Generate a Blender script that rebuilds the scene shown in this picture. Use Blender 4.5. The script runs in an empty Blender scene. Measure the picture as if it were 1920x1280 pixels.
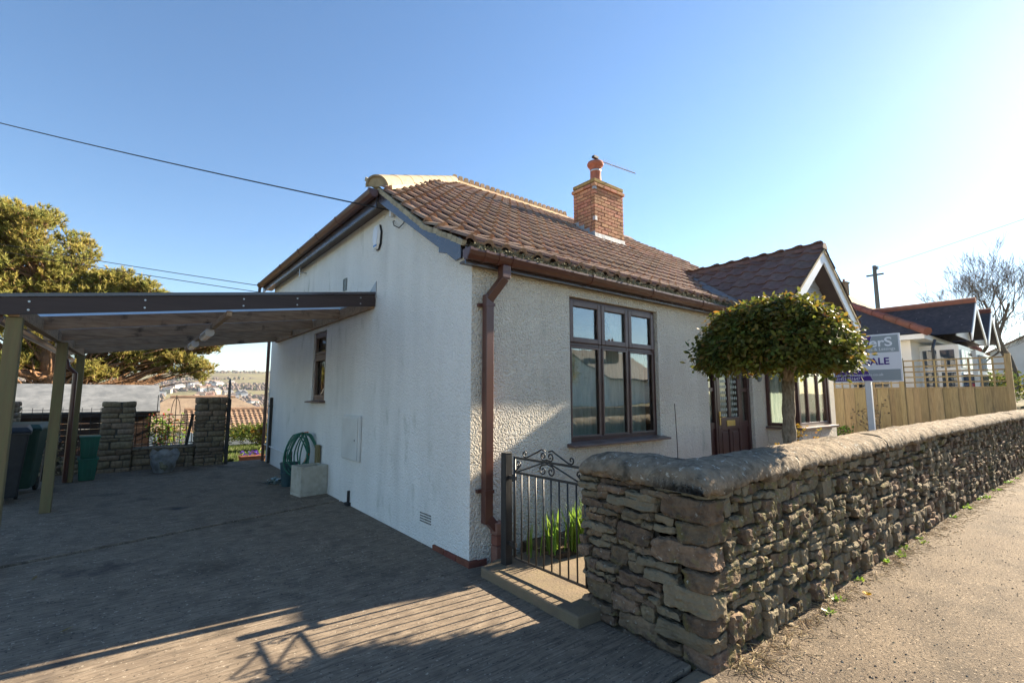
import bpy, bmesh, math, random
from mathutils import Vector, Matrix, noise, Euler
R = math.radians
sc = bpy.context.scene
C = sc.collection
random.seed(7)

# ------------------------------------------------------------------ camera
cam = bpy.data.cameras.new('camera'); camo = bpy.data.objects.new('camera', cam); C.objects.link(camo)
cam.sensor_width = 36; cam.lens = 36*897.8/1920; cam.clip_end = 9000; cam.clip_start = .05
YAW, PITCH = R(51.32), R(6.54)
camo.location = (-2.43, -3.632, 1.472)
camo.rotation_euler = (R(90)+PITCH, 0, YAW-R(90))
sc.camera = camo
# ------------------------------------------------------------------ sky and sun
SUN_AZ, SUN_EL = -4.6, 27.0            # degrees from +X, degrees above the horizon
w = bpy.data.worlds.new('World'); sc.world = w; w.use_nodes = True
nt = w.node_tree; bg = nt.nodes['Background']
sky = nt.nodes.new('ShaderNodeTexSky'); sky.sky_type = 'NISHITA'; sky.sun_disc = False
sky.sun_elevation = R(SUN_EL); sky.sun_rotation = R(90-SUN_AZ)
sky.air_density = 1.0; sky.dust_density = .14; sky.ozone_density = 2.2; sky.altitude = 100
hsv = nt.nodes.new('ShaderNodeHueSaturation'); hsv.inputs['Saturation'].default_value = 1.12
nt.links.new(sky.outputs[0], hsv.inputs['Color']); nt.links.new(hsv.outputs[0], bg.inputs[0]); bg.inputs[1].default_value = .053
sl = bpy.data.lights.new('sun', 'SUN'); sl.energy = 5.0; sl.angle = R(.53); sl.color = (1, .86, .66)
so = bpy.data.objects.new('sun', sl); C.objects.link(so)
sd = Vector((math.cos(R(SUN_EL))*math.cos(R(SUN_AZ)), math.cos(R(SUN_EL))*math.sin(R(SUN_AZ)), math.sin(R(SUN_EL))))
so.rotation_euler = sd.to_track_quat('Z', 'Y').to_euler(); so.location = sd*60
sc.view_settings.view_transform = 'Standard'; sc.view_settings.look = 'None'
sc.view_settings.exposure = 2.15; sc.view_settings.gamma = 1
sc.render.engine = 'CYCLES'
sc.cycles.max_bounces = 8; sc.cycles.transparent_max_bounces = 24

# ------------------------------------------------------------------ helpers
class MB:
    def __init__(s): s.v = []; s.f = []; s.mi = []; s.cur = 0
    def add(s, vs, fs):
        b = len(s.v); s.v += [tuple(x) for x in vs]
        for f in fs: s.f.append(tuple(i+b for i in f)); s.mi.append(s.cur)
    def box(s, a, b, m=None):
        x0,y0,z0 = a; x1,y1,z1 = b
        vs = [Vector(p) for p in ((x0,y0,z0),(x1,y0,z0),(x1,y1,z0),(x0,y1,z0),(x0,y0,z1),(x1,y0,z1),(x1,y1,z1),(x0,y1,z1))]
        if m: vs = [m @ p for p in vs]
        s.add(vs, [(0,3,2,1),(4,5,6,7),(0,1,5,4),(1,2,6,5),(2,3,7,6),(3,0,4,7)])
    def bar(s, p, q, w, h, up=(0,0,1)):
        p, q = Vector(p), Vector(q); d = (q-p); L = d.length; d.normalize()
        up = Vector(up); r = d.cross(up)
        if r.length < 1e-4: r = d.cross(Vector((1,0,0)))
        r.normalize(); u = r.cross(d)
        m = Matrix((r, d, u)).transposed().to_4x4(); m.translation = p
        s.box((-w/2, 0, -h/2), (w/2, L, h/2), m)
    def tube(s, pts, rad, n=8, cap=True):
        pts = [Vector(p) for p in pts]; k = len(pts)
        rs = rad if isinstance(rad, (list, tuple)) else [rad]*k
        vs = []; r = None
        for i, p in enumerate(pts):
            d = (pts[min(i+1,k-1)]-pts[max(i-1,0)])
            if d.length < 1e-9: d = Vector((0,0,1))
            d.normalize()
            if r is None: r = d.cross(Vector((0,0,1)) if abs(d.z) < .9 else Vector((1,0,0)))
            else: r = r - d*r.dot(d)
            if r.length < 1e-6: r = d.orthogonal()
            r.normalize(); u = d.cross(r)
            for j in range(n):
                a = 2*math.pi*j/n; vs.append(p+(r*math.cos(a)+u*math.sin(a))*rs[i])
        fs = [(i*n+j, i*n+(j+1)%n, (i+1)*n+(j+1)%n, (i+1)*n+j) for i in range(k-1) for j in range(n)]
        if cap: fs += [tuple(range(n-1,-1,-1)), tuple(range((k-1)*n, k*n))]
        s.add(vs, fs)
    def lathe(s, prof, n=20, c=(0,0,0)):
        vs = [(c[0]+r*math.cos(2*math.pi*j/n), c[1]+r*math.sin(2*math.pi*j/n), c[2]+z) for r, z in prof for j in range(n)]
        k = len(prof)
        fs = [(i*n+j, i*n+(j+1)%n, (i+1)*n+(j+1)%n, (i+1)*n+j) for i in range(k-1) for j in range(n)]
        fs += [tuple(range(n-1,-1,-1)), tuple(range((k-1)*n, k*n))]
        s.add(vs, fs)
    def prism(s, poly, ax, a, b):
        # poly: 2-D outline, extruded along axis ax from a to b
        def mk(p, t): return {'x': (t,p[0],p[1]), 'y': (p[0],t,p[1]), 'z': (p[0],p[1],t)}[ax]
        n = len(poly)
        vs = [mk(p,a) for p in poly]+[mk(p,b) for p in poly]
        s.add(vs, [tuple(range(n-1,-1,-1)), tuple(range(n,2*n))]+[(i,(i+1)%n,n+(i+1)%n,n+i) for i in range(n)])
    def quad(s, *p): s.add(p, [tuple(range(len(p)))])
    def mesh(s, name, mats, smooth=False, fix=True):
        me = bpy.data.meshes.new(name); me.from_pydata(s.v, [], s.f)
        for m in (mats if isinstance(mats, (list, tuple)) else [mats]): me.materials.append(m)
        if any(s.mi): me.polygons.foreach_set('material_index', s.mi)
        if smooth: me.polygons.foreach_set('use_smooth', [True]*len(s.f))
        if fix:
            bm = bmesh.new(); bm.from_mesh(me); bmesh.ops.recalc_face_normals(bm, faces=bm.faces); bm.to_mesh(me); bm.free()
        me.update(); return me
    def build(s, name, mats, parent=None, smooth=False, bevel=0, loc=None, fix=True):
        return link(name, s.mesh(name, mats, smooth, fix), parent, bevel, loc)
def link(name, me, parent=None, bevel=0, loc=None):
    o = bpy.data.objects.new(name, me); C.objects.link(o)
    if parent: o.parent = parent
    if loc is not None: o.location = loc
    if bevel:
        b = o.modifiers.new('bevel', 'BEVEL'); b.width = bevel; b.segments = 2; b.limit_method = 'ANGLE'; b.angle_limit = R(40)
    return o
def tag(o, label=None, cat=None, group=None, kind=None):
    if label: o['label'] = label
    if cat: o['category'] = cat
    if group: o['group'] = group
    if kind: o['kind'] = kind
    return o
def thing(name, loc, label, cat, group=None, rz=0):
    o = bpy.data.objects.new(name, None); C.objects.link(o); o.location = loc; o.rotation_euler.z = rz
    o.empty_display_size = .2
    return tag(o, label, cat, group)
def arc(c, r, a0, a1, n, ax='x'):
    out = []
    for i in range(n+1):
        a = R(a0+(a1-a0)*i/n); p, q = r*math.cos(a), r*math.sin(a)
        out.append({'x': (c[0], c[1]+p, c[2]+q), 'y': (c[0]+p, c[1], c[2]+q), 'z': (c[0]+p, c[1]+q, c[2])}[ax])
    return out
def N3(p, s=1): return noise.noise(Vector(p)*s)

# ------------------------------------------------------------------ materials
def mat(name, col, rough=.8, spec=.3, metal=0, var=None, vs=4, vdet=6, bump=0, bs=60, bdet=3, bd=.01, stretch=None, bstretch=None,
        spots=None, spot_scale=10, spot_lo=.6, spot_hi=.7, island=0, alt=None, trans=0, coord='Object', bumptype='noise', coat=0, spec2=None):
    m = bpy.data.materials.new(name); m.use_nodes = True; n = m.node_tree.nodes; L = m.node_tree.links
    b = n['Principled BSDF']; b.inputs['Roughness'].default_value = rough; b.inputs['Specular IOR Level'].default_value = spec
    b.inputs['Metallic'].default_value = metal; b.inputs['Coat Weight'].default_value = coat
    tc = n.new('ShaderNodeTexCoord'); src = tc.outputs[coord]
    def mapped(st):
        if not st: return src
        mp = n.new('ShaderNodeMapping'); mp.inputs['Scale'].default_value = st; L.new(src, mp.inputs[0]); return mp.outputs[0]
    out = None
    def rgb(c):
        r = n.new('ShaderNodeRGB'); r.outputs[0].default_value = (*c, 1); return r.outputs[0]
    out = rgb(col)
    def mix(f, a, c2, mode='MIX'):
        x = n.new('ShaderNodeMix'); x.data_type = 'RGBA'; x.blend_type = mode
        if isinstance(f, (int, float)): x.inputs[0].default_value = f
        else: L.new(f, x.inputs[0])
        L.new(a, x.inputs[6]); L.new(c2, x.inputs[7]); return x.outputs[2]
    def ramp(f, lo, hi, o0=0, o1=1):
        x = n.new('ShaderNodeMapRange'); x.inputs[1].default_value = lo; x.inputs[2].default_value = hi
        x.inputs[3].default_value = o0; x.inputs[4].default_value = o1; L.new(f, x.inputs[0]); return x.outputs[0]
    def nz(scale, det, st=None):
        x = n.new('ShaderNodeTexNoise'); x.inputs['Scale'].default_value = scale; x.inputs['Detail'].default_value = det
        x.inputs['Roughness'].default_value = .6
        L.new(mapped(st), x.inputs['Vector']); return x.outputs['Fac']
    if var:
        for i, vc in enumerate(var if isinstance(var[0], (tuple, list)) else [var]):
            out = mix(ramp(nz(vs*(1+1.7*i), vdet, stretch), .38, .66), out, rgb(vc))
    if spots:
        for i, (scol, ss, lo, hi, *st_) in enumerate(spots):
            out = mix(ramp(nz(ss, 5, st_[0] if st_ else None), lo, hi, 0, st_[1] if len(st_) > 1 else 1), out, rgb(scol))
    if island:
        g = n.new('ShaderNodeNewGeometry'); oi = n.new('ShaderNodeObjectInfo')
        ad = n.new('ShaderNodeMath'); ad.operation = 'ADD'; L.new(g.outputs['Random Per Island'], ad.inputs[0]); L.new(oi.outputs['Random'], ad.inputs[1])
        fr = n.new('ShaderNodeMath'); fr.operation = 'FRACT'; L.new(ad.outputs[0], fr.inputs[0])
        hs = n.new('ShaderNodeHueSaturation'); L.new(out, hs.inputs['Color'])
        L.new(ramp(fr.outputs[0], 0, 1, 1-island, 1+island), hs.inputs['Value'])
        f2 = n.new('ShaderNodeMath'); f2.operation = 'MULTIPLY'; f2.inputs[1].default_value = 7.31; L.new(fr.outputs[0], f2.inputs[0])
        f3 = n.new('ShaderNodeMath'); f3.operation = 'FRACT'; L.new(f2.outputs[0], f3.inputs[0])
        L.new(ramp(f3.outputs[0], 0, 1, .5-.03*min(island*2,1), .5+.03*min(island*2,1)), hs.inputs['Hue'])
        out = hs.outputs[0]
        if alt:
            out = mix(ramp(f3.outputs[0], .35, .9, 0, .8), out, mix(.55, rgb(alt), out, 'OVERLAY') if False else rgb(alt))
    L.new(out, b.inputs['Base Color'])
    if bump:
        if bumptype == 'voronoi':
            x = n.new('ShaderNodeTexVoronoi'); x.feature = 'SMOOTH_F1'; x.inputs['Scale'].default_value = bs; x.inputs['Smoothness'].default_value = .4
            L.new(mapped(bstretch), x.inputs['Vector']); h1 = x.outputs['Distance']
            h2 = nz(bs*.6, 3, bstretch)
            a = n.new('ShaderNodeMath'); a.operation = 'MULTIPLY_ADD'; L.new(h1, a.inputs[0]); a.inputs[1].default_value = -.7; L.new(h2, a.inputs[2]); h = a.outputs[0]
        else: h = nz(bs, bdet, bstretch)
        bn = n.new('ShaderNodeBump'); bn.inputs['Strength'].default_value = bump; bn.inputs['Distance'].default_value = bd
        L.new(h, bn.inputs['Height']); L.new(bn.outputs[0], b.inputs['Normal'])
    if trans:
        t = n.new('ShaderNodeBsdfTranslucent'); L.new(out, t.inputs[0]); ms = n.new('ShaderNodeMixShader'); ms.inputs[0].default_value = trans
        L.new(b.outputs[0], ms.inputs[1]); L.new(t.outputs[0], ms.inputs[2]); L.new(ms.outputs[0], n['Material Output'].inputs[0])
    return m
def glass(name, tint=(.9,.95,.93), refl=1.45, rough=0.0):
    m = bpy.data.materials.new(name); m.use_nodes = True; n = m.node_tree.nodes; L = m.node_tree.links
    n.remove(n['Principled BSDF'])
    g = n.new('ShaderNodeBsdfGlossy'); g.inputs['Roughness'].default_value = rough; t = n.new('ShaderNodeBsdfTransparent'); t.inputs[0].default_value = (*tint, 1)
    fr = n.new('ShaderNodeFresnel'); ge = n.new('ShaderNodeNewGeometry'); ma = n.new('ShaderNodeMath'); ma.operation = 'MULTIPLY_ADD'
    ma.inputs[1].default_value = 1/refl-refl; ma.inputs[2].default_value = refl; L.new(ge.outputs['Backfacing'], ma.inputs[0]); L.new(ma.outputs[0], fr.inputs[0])
    tc = n.new('ShaderNodeTexCoord'); nz = n.new('ShaderNodeTexNoise'); nz.inputs['Scale'].default_value = 2.2
    bp = n.new('ShaderNodeBump'); bp.inputs['Strength'].default_value = .05; bp.inputs['Distance'].default_value = .02
    L.new(tc.outputs['Object'], nz.inputs['Vector']); L.new(nz.outputs[0], bp.inputs['Height']); L.new(bp.outputs[0], g.inputs['Normal'])
    ms = n.new('ShaderNodeMixShader'); L.new(fr.outputs[0], ms.inputs[0]); L.new(t.outputs[0], ms.inputs[1]); L.new(g.outputs[0], ms.inputs[2])
    L.new(ms.outputs[0], n['Material Output'].inputs[0]); return m
M = {}
def roughcast(name, col, dirt, stain, bump):
    m = mat(name, col, .92, .15, var=[dirt], vs=1.3, stretch=(1.6,1.6,.5), bump=bump, bs=62, bd=.02, bumptype='voronoi')
    for q in m.node_tree.nodes:
        if q.type == 'BUMP': q.inputs['Distance'].default_value = .035
    n = m.node_tree.nodes; L = m.node_tree.links; b = n['Principled BSDF']
    base = b.inputs['Base Color'].links[0].from_socket
    tc = n.new('ShaderNodeTexCoord')
    def nzs(scale, st, lo, hi, det=6):
        mp = n.new('ShaderNodeMapping'); mp.inputs['Scale'].default_value = st; L.new(tc.outputs['Object'], mp.inputs[0])
        x = n.new('ShaderNodeTexNoise'); x.inputs['Scale'].default_value = scale; x.inputs['Detail'].default_value = det; L.new(mp.outputs[0], x.inputs['Vector'])
        r = n.new('ShaderNodeMapRange'); r.inputs[1].default_value = lo; r.inputs[2].default_value = hi; L.new(x.outputs['Fac'], r.inputs[0]); return r.outputs[0]
    def mul(a, c):
        x = n.new('ShaderNodeMath'); x.operation = 'MULTIPLY'; L.new(a, x.inputs[0])
        if isinstance(c, float): x.inputs[1].default_value = c
        else: L.new(c, x.inputs[1])
        return x.outputs[0]
    def mix(f, a, col2):
        x = n.new('ShaderNodeMix'); x.data_type = 'RGBA'; L.new(f, x.inputs[0]); L.new(a, x.inputs[6]); x.inputs[7].default_value = (*col2, 1); return x.outputs[2]
    # rain streaks, green algae patches, fine dirt specks caught between the pebbles
    streak = mul(nzs(2.2, (1.5,1.5,.16), .5, .74), nzs(.9, (1,1,1), .4, .62)); o1 = mix(mul(streak, .3), base, stain)
    alg = mul(nzs(5, (1.2,1.2,.45), .56, .75), nzs(.8, (1,1,.8), .48, .62)); o2 = mix(mul(alg, .5), o1, (.22,.24,.15))
    sp = nzs(85, (1,1,1), .58, .72, 3); o3 = mix(mul(sp, .55), o2, (.23,.22,.20))
    L.new(o3, b.inputs['Base Color']); return m
M['wall'] = roughcast('white_roughcast', (.86,.835,.785), (.79,.765,.715), (.42,.40,.36), .65)
M['wallf'] = roughcast('cream_roughcast', (.84,.775,.66), (.77,.70,.585), (.52,.46,.38), 1.0)
M['soff'] = mat('soffit', (.10,.075,.065), .4, .5, var=(.075,.055,.05), vs=3)
M['brown'] = mat('brown_pvc', (.105,.04,.028), .32, .5, var=(.08,.033,.025), vs=5, bump=.05, bs=40)
M['rose'] = mat('rosewood_pvc', (.075,.030,.026), .33, .5, var=(.05,.020,.018), vs=6, stretch=(1,1,.15))
M['rosel'] = mat('brown_window_frame', (.145,.095,.08), .4, .5, var=(.10,.06,.05), vs=6)
M['barge'] = mat('dark_barge_board', (.060,.050,.060), .22, .9, var=(.045,.034,.038), vs=4, bump=.04, bs=25)
M['tile'] = mat('brown_clay_tile', (.255,.155,.108), .85, .2, var=[(.16,.10,.077),(.31,.205,.145)], vs=3, bump=.4, bs=70, bd=.006, island=.2,
   spots=[((.36,.32,.25),26,.63,.72),((.09,.075,.06),14,.62,.75)])
M['tile2'] = mat('plum_brown_concrete_tile', (.15,.095,.08), .8, .25, var=[(.10,.066,.058),(.18,.12,.10)], vs=4, bump=.4, bs=60, bd=.006, island=.16,
   spots=[((.42,.38,.33),30,.68,.74)])
M['hip'] = mat('tan_hip_tile', (.30,.235,.16), .9, .15, var=[(.21,.165,.115),(.37,.295,.2)], vs=9, bump=.7, bs=50, bd=.008)
M['crest'] = mat('crested_ridge_tile', (.40,.27,.16), .9, .15, var=[(.27,.17,.11),(.45,.33,.21)], vs=9, bump=.6, bs=50, bd=.008, island=.15)
M['mortar'] = mat('mortar', (.46,.39,.27), .95, .1, var=(.33,.28,.2), vs=12, bump=.8, bs=60, bd=.008)
M['lead'] = mat('lead', (.30,.33,.36), .5, .4, var=(.42,.45,.47), vs=10, bump=.3, bs=20)
M['dstrip'] = mat('dark_lead', (.10,.095,.10), .6, .4, var=(.16,.14,.13), vs=10, bump=.4, bs=30)
M['brick'] = mat('chimney_brick', (.47,.215,.13), .9, .15, var=[(.36,.15,.10),(.50,.31,.19)], vs=14, bump=.6, bs=90, bd=.005, island=.22, spots=[((.22,.22,.12),9,.62,.75)])
M['brickr'] = mat('red_plinth_brick', (.21,.075,.05), .85, .2, var=(.14,.055,.04), vs=14, bump=.5, bs=90, bd=.005, island=.15)
M['bmort'] = mat('brick_mortar', (.11,.10,.085), .95, .1, bump=.6, bs=80)
M['terra'] = mat('terracotta', (.42,.16,.10), .8, .2, var=(.30,.12,.08), vs=10, bump=.3, bs=60, island=.1)
M['moss'] = mat('moss', (.17,.165,.11), 1, .05, var=[(.09,.09,.055),(.28,.26,.19)], vs=40, bump=1, bs=120)
M['conc'] = mat('brushed_concrete', (.195,.15,.108), .88, .2, var=[(.145,.112,.082),(.25,.195,.14)], vs=2.6, vdet=12, bump=.9, bs=1, bdet=5, bd=.011, bstretch=(4,46,1),
   spots=[((.09,.072,.055),1,.46,.62,(5,52,1),.75),((.33,.27,.2),1,.56,.68,(7,70,1),.6),((.085,.068,.05),1.3,.56,.72),((.40,.34,.26),38,.62,.68),((.055,.045,.036),42,.60,.66),((.055,.045,.04),.9,.62,.70)])
M['conc2'] = mat('gritty_concrete', (.225,.17,.115), .92, .15, var=[(.14,.11,.08),(.19,.15,.095)], vs=3, bump=.8, bs=50, bdet=6, bd=.008, spots=[((.15,.13,.10),60,.62,.7)])
M['asph'] = mat('worn_asphalt', (.135,.10,.068), .92, .2, var=[(.09,.07,.05),(.18,.138,.095)], vs=.9, vdet=10, bump=1.0, bs=95, bdet=5, bd=.012,
   spots=[((.055,.045,.036),48,.54,.64),((.36,.29,.21),52,.58,.66),((.06,.05,.04),2.2,.60,.75)])
M['stone'] = mat('wall_stone', (.185,.135,.085), .95, .12, var=[(.085,.068,.052),(.25,.185,.115)], vs=7, bump=1.0, bs=26, bdet=10, bd=.03, island=.34, alt=(.235,.195,.135),
   spots=[((.15,.15,.045),5,.55,.70),((.40,.37,.30),30,.64,.71),((.09,.08,.07),16,.66,.76)])
M['stone_core'] = mat('wall_core', (.05,.042,.034), 1, .05, bump=1, bs=40)
M['cope'] = mat('coping_concrete', (.225,.175,.125), .95, .12, var=[(.12,.098,.075),(.29,.235,.17)], vs=7, bump=1.0, bs=40, bdet=9, bd=.024,
   spots=[((.46,.43,.37),26,.60,.67),((.075,.065,.05),6,.54,.70),((.05,.045,.035),34,.64,.70),((.55,.52,.46),9,.68,.72)])
M['rstone'] = mat('rear_wall_stone', (.22,.165,.11), .95, .12, var=[(.14,.11,.08),(.28,.215,.14)], vs=6, bump=.8, bs=40, bdet=6, bd=.01, island=.25)
M['timber'] = mat('treated_timber', (.22,.165,.08), .75, .2, var=[(.15,.11,.06),(.18,.16,.075)], vs=3, stretch=(6,6,.5), bump=.4, bs=30, bd=.004, bstretch=(4,4,.4))
M['rafter'] = mat('stained_rafter', (.34,.22,.14), .8, .2, var=[(.22,.15,.10),(.44,.31,.2)], vs=2.5, stretch=(.7,4,6), bump=.3, bs=20, bstretch=(.5,6,6),
   spots=[((.055,.04,.03),3,.58,.7)])
M['dbeam'] = mat('dark_beam', (.042,.026,.023), .5, .4, var=(.055,.034,.03), vs=4, stretch=(.3,4,4))
M['iron'] = mat('black_iron', (.018,.018,.019), .45, .5, var=(.03,.026,.022), vs=20)
M['bpost'] = mat('black_timber', (.022,.021,.02), .6, .3, var=(.05,.045,.04), vs=8, stretch=(3,3,.3), bump=.3, bs=30, bstretch=(4,4,.4))
M['white'] = mat('white_upvc', (.80,.80,.80), .35, .5, var=(.72,.72,.71), vs=4)
M['whited'] = mat('white_painted_board', (.70,.71,.72), .4, .4, var=(.62,.63,.64), vs=4)
M['clad'] = mat('grey_cladding', (.40,.42,.45), .45, .4, var=(.34,.36,.39), vs=3)
M['cream'] = mat('meter_box_plastic', (.64,.63,.59), .45, .4, var=(.57,.56,.52), vs=4)
M['glass'] = glass('window_glass', (.92,.96,.94), 2.4)
M['glassd'] = glass('far_glass', (.5,.55,.6), 1.6)
M['curtain'] = mat('net_curtain', (.78,.79,.72), .95, .05, var=(.50,.56,.50), vs=6, stretch=(5,5,.6), trans=.4)
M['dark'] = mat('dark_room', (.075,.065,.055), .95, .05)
M['brass'] = mat('brass', (.62,.45,.16), .3, .5, metal=1)
M['steel'] = mat('galvanised_steel', (.50,.51,.52), .4, .5, metal=1)
M['bark'] = mat('grey_bark', (.17,.135,.10), .95, .1, var=[(.095,.08,.062),(.27,.235,.185)], vs=9, stretch=(2,2,.8), bump=1, bs=30, bd=.012, bstretch=(2,2,.5))
M['pbark'] = mat('orange_pine_bark', (.19,.11,.065), .95, .1, var=[(.10,.068,.05),(.25,.14,.075)], vs=4, bump=1, bs=14, bd=.04)
M['leaf'] = mat('glossy_green_leaf', (.085,.115,.022), .55, .22, var=[(.048,.08,.026),(.17,.15,.02)], vs=2.5, trans=.45, island=.5)
M['leafy'] = mat('yellow_and_sunlit_leaf', (.20,.17,.025), .4, .4, var=(.24,.10,.02), vs=3, trans=.45, island=.3)  # plain yellow leaves; in the umbrella tree's crown also paints the sunlit edges
M['needle'] = mat('pine_needles', (.175,.18,.035), .7, .2, var=[(.13,.14,.03),(.27,.21,.045)], vs=.7, trans=.25, island=.35)
M['blade'] = mat('daffodil_leaf', (.16,.29,.035), .45, .4, var=(.23,.34,.05), vs=8, trans=.5, island=.3)
M['grass'] = mat('grass', (.10,.15,.03), .8, .2, var=[(.15,.17,.05),(.07,.11,.025)], vs=1.2, trans=.25, island=.3)
M['gnd'] = mat('rough_ground', (.12,.115,.055), .95, .1, var=[(.09,.10,.04),(.17,.14,.09)], vs=.35, vdet=10, bump=.8, bs=5, bd=.05)
M['soil'] = mat('bare_soil', (.13,.095,.06), 1, .05, var=(.085,.06,.04), vs=6, bump=1, bs=40, bd=.02)
M['twig'] = mat('bare_twigs', (.13,.105,.085), .95, .1, island=.2)
M['straw'] = mat('dead_straw', (.42,.33,.2), .9, .1, island=.3, trans=.2)
M['shedroof'] = mat('grey_roofing_felt', (.16,.17,.18), .75, .3, var=[(.22,.23,.24),(.12,.13,.14)], vs=2, bump=.5, bs=80, bd=.006)
M['shedwood'] = mat('dark_brown_boards', (.055,.033,.024), .7, .2, var=(.08,.05,.037), vs=4, stretch=(1,1,8))
M['binb'] = mat('black_bin_plastic', (.018,.019,.021), .45, .4, var=(.03,.03,.032), vs=8)
M['bing'] = mat('green_bin_plastic', (.022,.055,.04), .45, .4, var=(.03,.07,.05), vs=8)
M['boxg'] = mat('green_box_plastic', (.015,.13,.085), .5, .4, var=(.018,.105,.07), vs=5)
M['hose'] = mat('green_hose', (.012,.13,.085), .35, .5, island=.1)
M['bucket'] = mat('dark_teal_plastic', (.018,.05,.06), .4, .4, var=(.03,.07,.08), vs=10)
M['trough'] = mat('stone_trough', (.43,.39,.31), .9, .2, var=[(.33,.30,.24),(.48,.44,.36)], vs=4, bump=.3, bs=60, bd=.004)
M['poly'] = mat('clear_plastic_sack', (.40,.41,.41), .3, .5, var=(.22,.21,.18), vs=7, trans=.5, bump=.6, bs=14, bd=.03)
M['sheet'] = mat('translucent_roof_sheet', (.66,.72,.76), .4, .4, trans=.75)
M['slate'] = mat('dark_slate', (.05,.045,.05), .75, .3, var=[(.075,.065,.065),(.035,.033,.038)], vs=3, bump=.6, bs=12, bd=.03, bstretch=(1,1,3), spots=[((.32,.31,.28),9,.66,.72)])
M['rhip'] = mat('red_hip_tile', (.24,.095,.065), .85, .2, var=(.18,.08,.06), vs=6, island=.2, bump=.3, bs=20)
M['wwall'] = mat('white_render', (.78,.76,.72), .9, .15, var=(.68,.66,.61), vs=.8, bump=.4, bs=30)
M['cbrick'] = mat('brown_brickwork', (.24,.165,.105), .9, .15, var=[(.17,.12,.08),(.29,.2,.13)], vs=8, bump=.5, bs=12, bd=.02)
M['fence'] = mat('larch_board', (.29,.215,.11), .85, .2, var=[(.20,.155,.09),(.35,.265,.14)], vs=3, stretch=(6,6,.5), bump=.4, bs=30, bd=.004, bstretch=(6,6,.4), island=.14)
M['purple'] = mat('purple_print', (.055,.012,.19), .4, .4)
M['sgrey'] = mat('grey_print', (.29,.33,.35), .4, .4)
M['swhite'] = mat('white_sign_board', (.72,.73,.77), .35, .4)
M['twhite'] = mat('white_lettering', (.78,.80,.84), .4, .3)
M['tpur'] = mat('purple_lettering', (.06,.02,.20), .4, .3)
M['ptile'] = mat('orange_pantile', (.23,.15,.105), .9, .15, var=[(.16,.11,.08),(.28,.19,.13)], vs=1.5, bump=.4, bs=8, bd=.03)
M['black'] = mat('black_plastic', (.02,.02,.022), .4, .4)
M['rubber'] = mat('cable_sheath', (.018,.018,.02), .6, .3)
M['lampd'] = mat('clear_lamp_diffuser', (.66,.64,.58), .25, .5, trans=.3)
M['pot'] = M['terra']
M['viola'] = mat('purple_viola', (.10,.05,.35), .7, .2, island=.3, trans=.3)
M['berry'] = mat('orange_blossom', (.55,.14,.06), .7, .2, island=.3, trans=.3)
M['chip'] = mat('yellow_dandelion', (.75,.45,.02), .7, .2)
# ================================================================== SETTING
def sm(a, b, t):
    t = max(0, min(1, (t-a)/(b-a))); return t*t*(3-2*t)
def lerp_tab(tab, t):
    if t <= tab[0][0]: return tab[0][1]
    for (a, za), (b, zb) in zip(tab, tab[1:]):
        if t <= b: return za+(zb-za)*(t-a)/(b-a)
    return tab[-1][1]
FALL = [(8.6,0),(10,.0),(14.6,.0),(17,-1.6),(22,-3.4),(40,-7),(120,-26),(330,-62),(480,-48),(700,-22),(1000,18),(1300,52),(1500,66),(1700,70),(4000,60)]
def ground_z(x, y):
    z = -.10+lerp_tab(FALL, y)
    if y > 300: z += (x-250)*.018*sm(300,1200,y)+10*N3((x*.003,y*.003,0))*sm(300,500,y)
    elif y > 20: z += 1.5*N3((x*.02,y*.02,3))*sm(20,60,y)
    z += .05*(min(max(x,5),60)-5)*sm(-1.95,-1.7,y)
    if x > 18: z += .045*(min(x,60)-18)*(1-sm(-1.95,-1.7,y))
    return z
xs = [-1500,-1000,-700,-500,-350,-220,-140,-90,-60,-40,-25,-16,-11,-8,-6,-4,-2,0,2,4,5,7,9,11,13,16,18,20,24,28,33,40,50,62,80,110,150,190,230,270,310,350,400,450,520,600,700,850,1100,1500,1900]
ys = [-400,-150,-60,-30,-15,-10,-6,-4,-2.6,-1.95,-1.7,-1,0,2,4,6,8,8.6,10,11.5,13,14.5,16,19,22,27,33,40,55,80,120,170,230,330,400,480,560,640,700,780,860,930,1000,1080,1150,1230,1300,1400,1500,1600,1700,1760]
mb = MB()
mb.v = [(x, y, ground_z(x, y)) for y in ys for x in xs]; W_ = len(xs)
mb.f = [(j*W_+i, j*W_+i+1, (j+1)*W_+i+1, (j+1)*W_+i) for j in range(len(ys)-1) for i in range(len(xs)-1)]; mb.mi = [0]*len(mb.f)
hm = mat('valley_fields', (.125,.12,.06), .95, .1, var=[(.105,.085,.07),(.20,.175,.085)], vs=.012, vdet=8, bump=.5, bs=.8, bd=.3)
mb.cur = 0
mb.mi = [1 if (ys[k//(W_-1)] > 120) else 0 for k in range(len(mb.f))]
tag(mb.build('ground', [M['gnd'], hm], smooth=True, fix=False), kind='structure')

# pavement and road in front of the wall (camera stands on the pavement)
mb = MB(); mb.box((-30,-4.9,-.3), (20,-2.06,-.018)); pav = tag(mb.build('pavement', M['asph']), kind='structure')
mb = MB()
for i in range(55): mb.box((-30+i*.915,-5.04,-.3), (-30+i*.915+.905,-4.905,-.045))
tag(mb.build('kerb', M['conc2'], bevel=.01), kind='structure')
mb = MB(); mb.box((-60,-11.5,-.35), (60,-5.045,-.17)); tag(mb.build('road', mat('road_asphalt', (.06,.058,.055), .9, .2, bump=.6, bs=90, bd=.01)), kind='structure')
mb = MB(); mb.box((-60,-14,-.35), (60,-11.5,-.06)); tag(mb.build('far_pavement', M['asph']), kind='structure')

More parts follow.
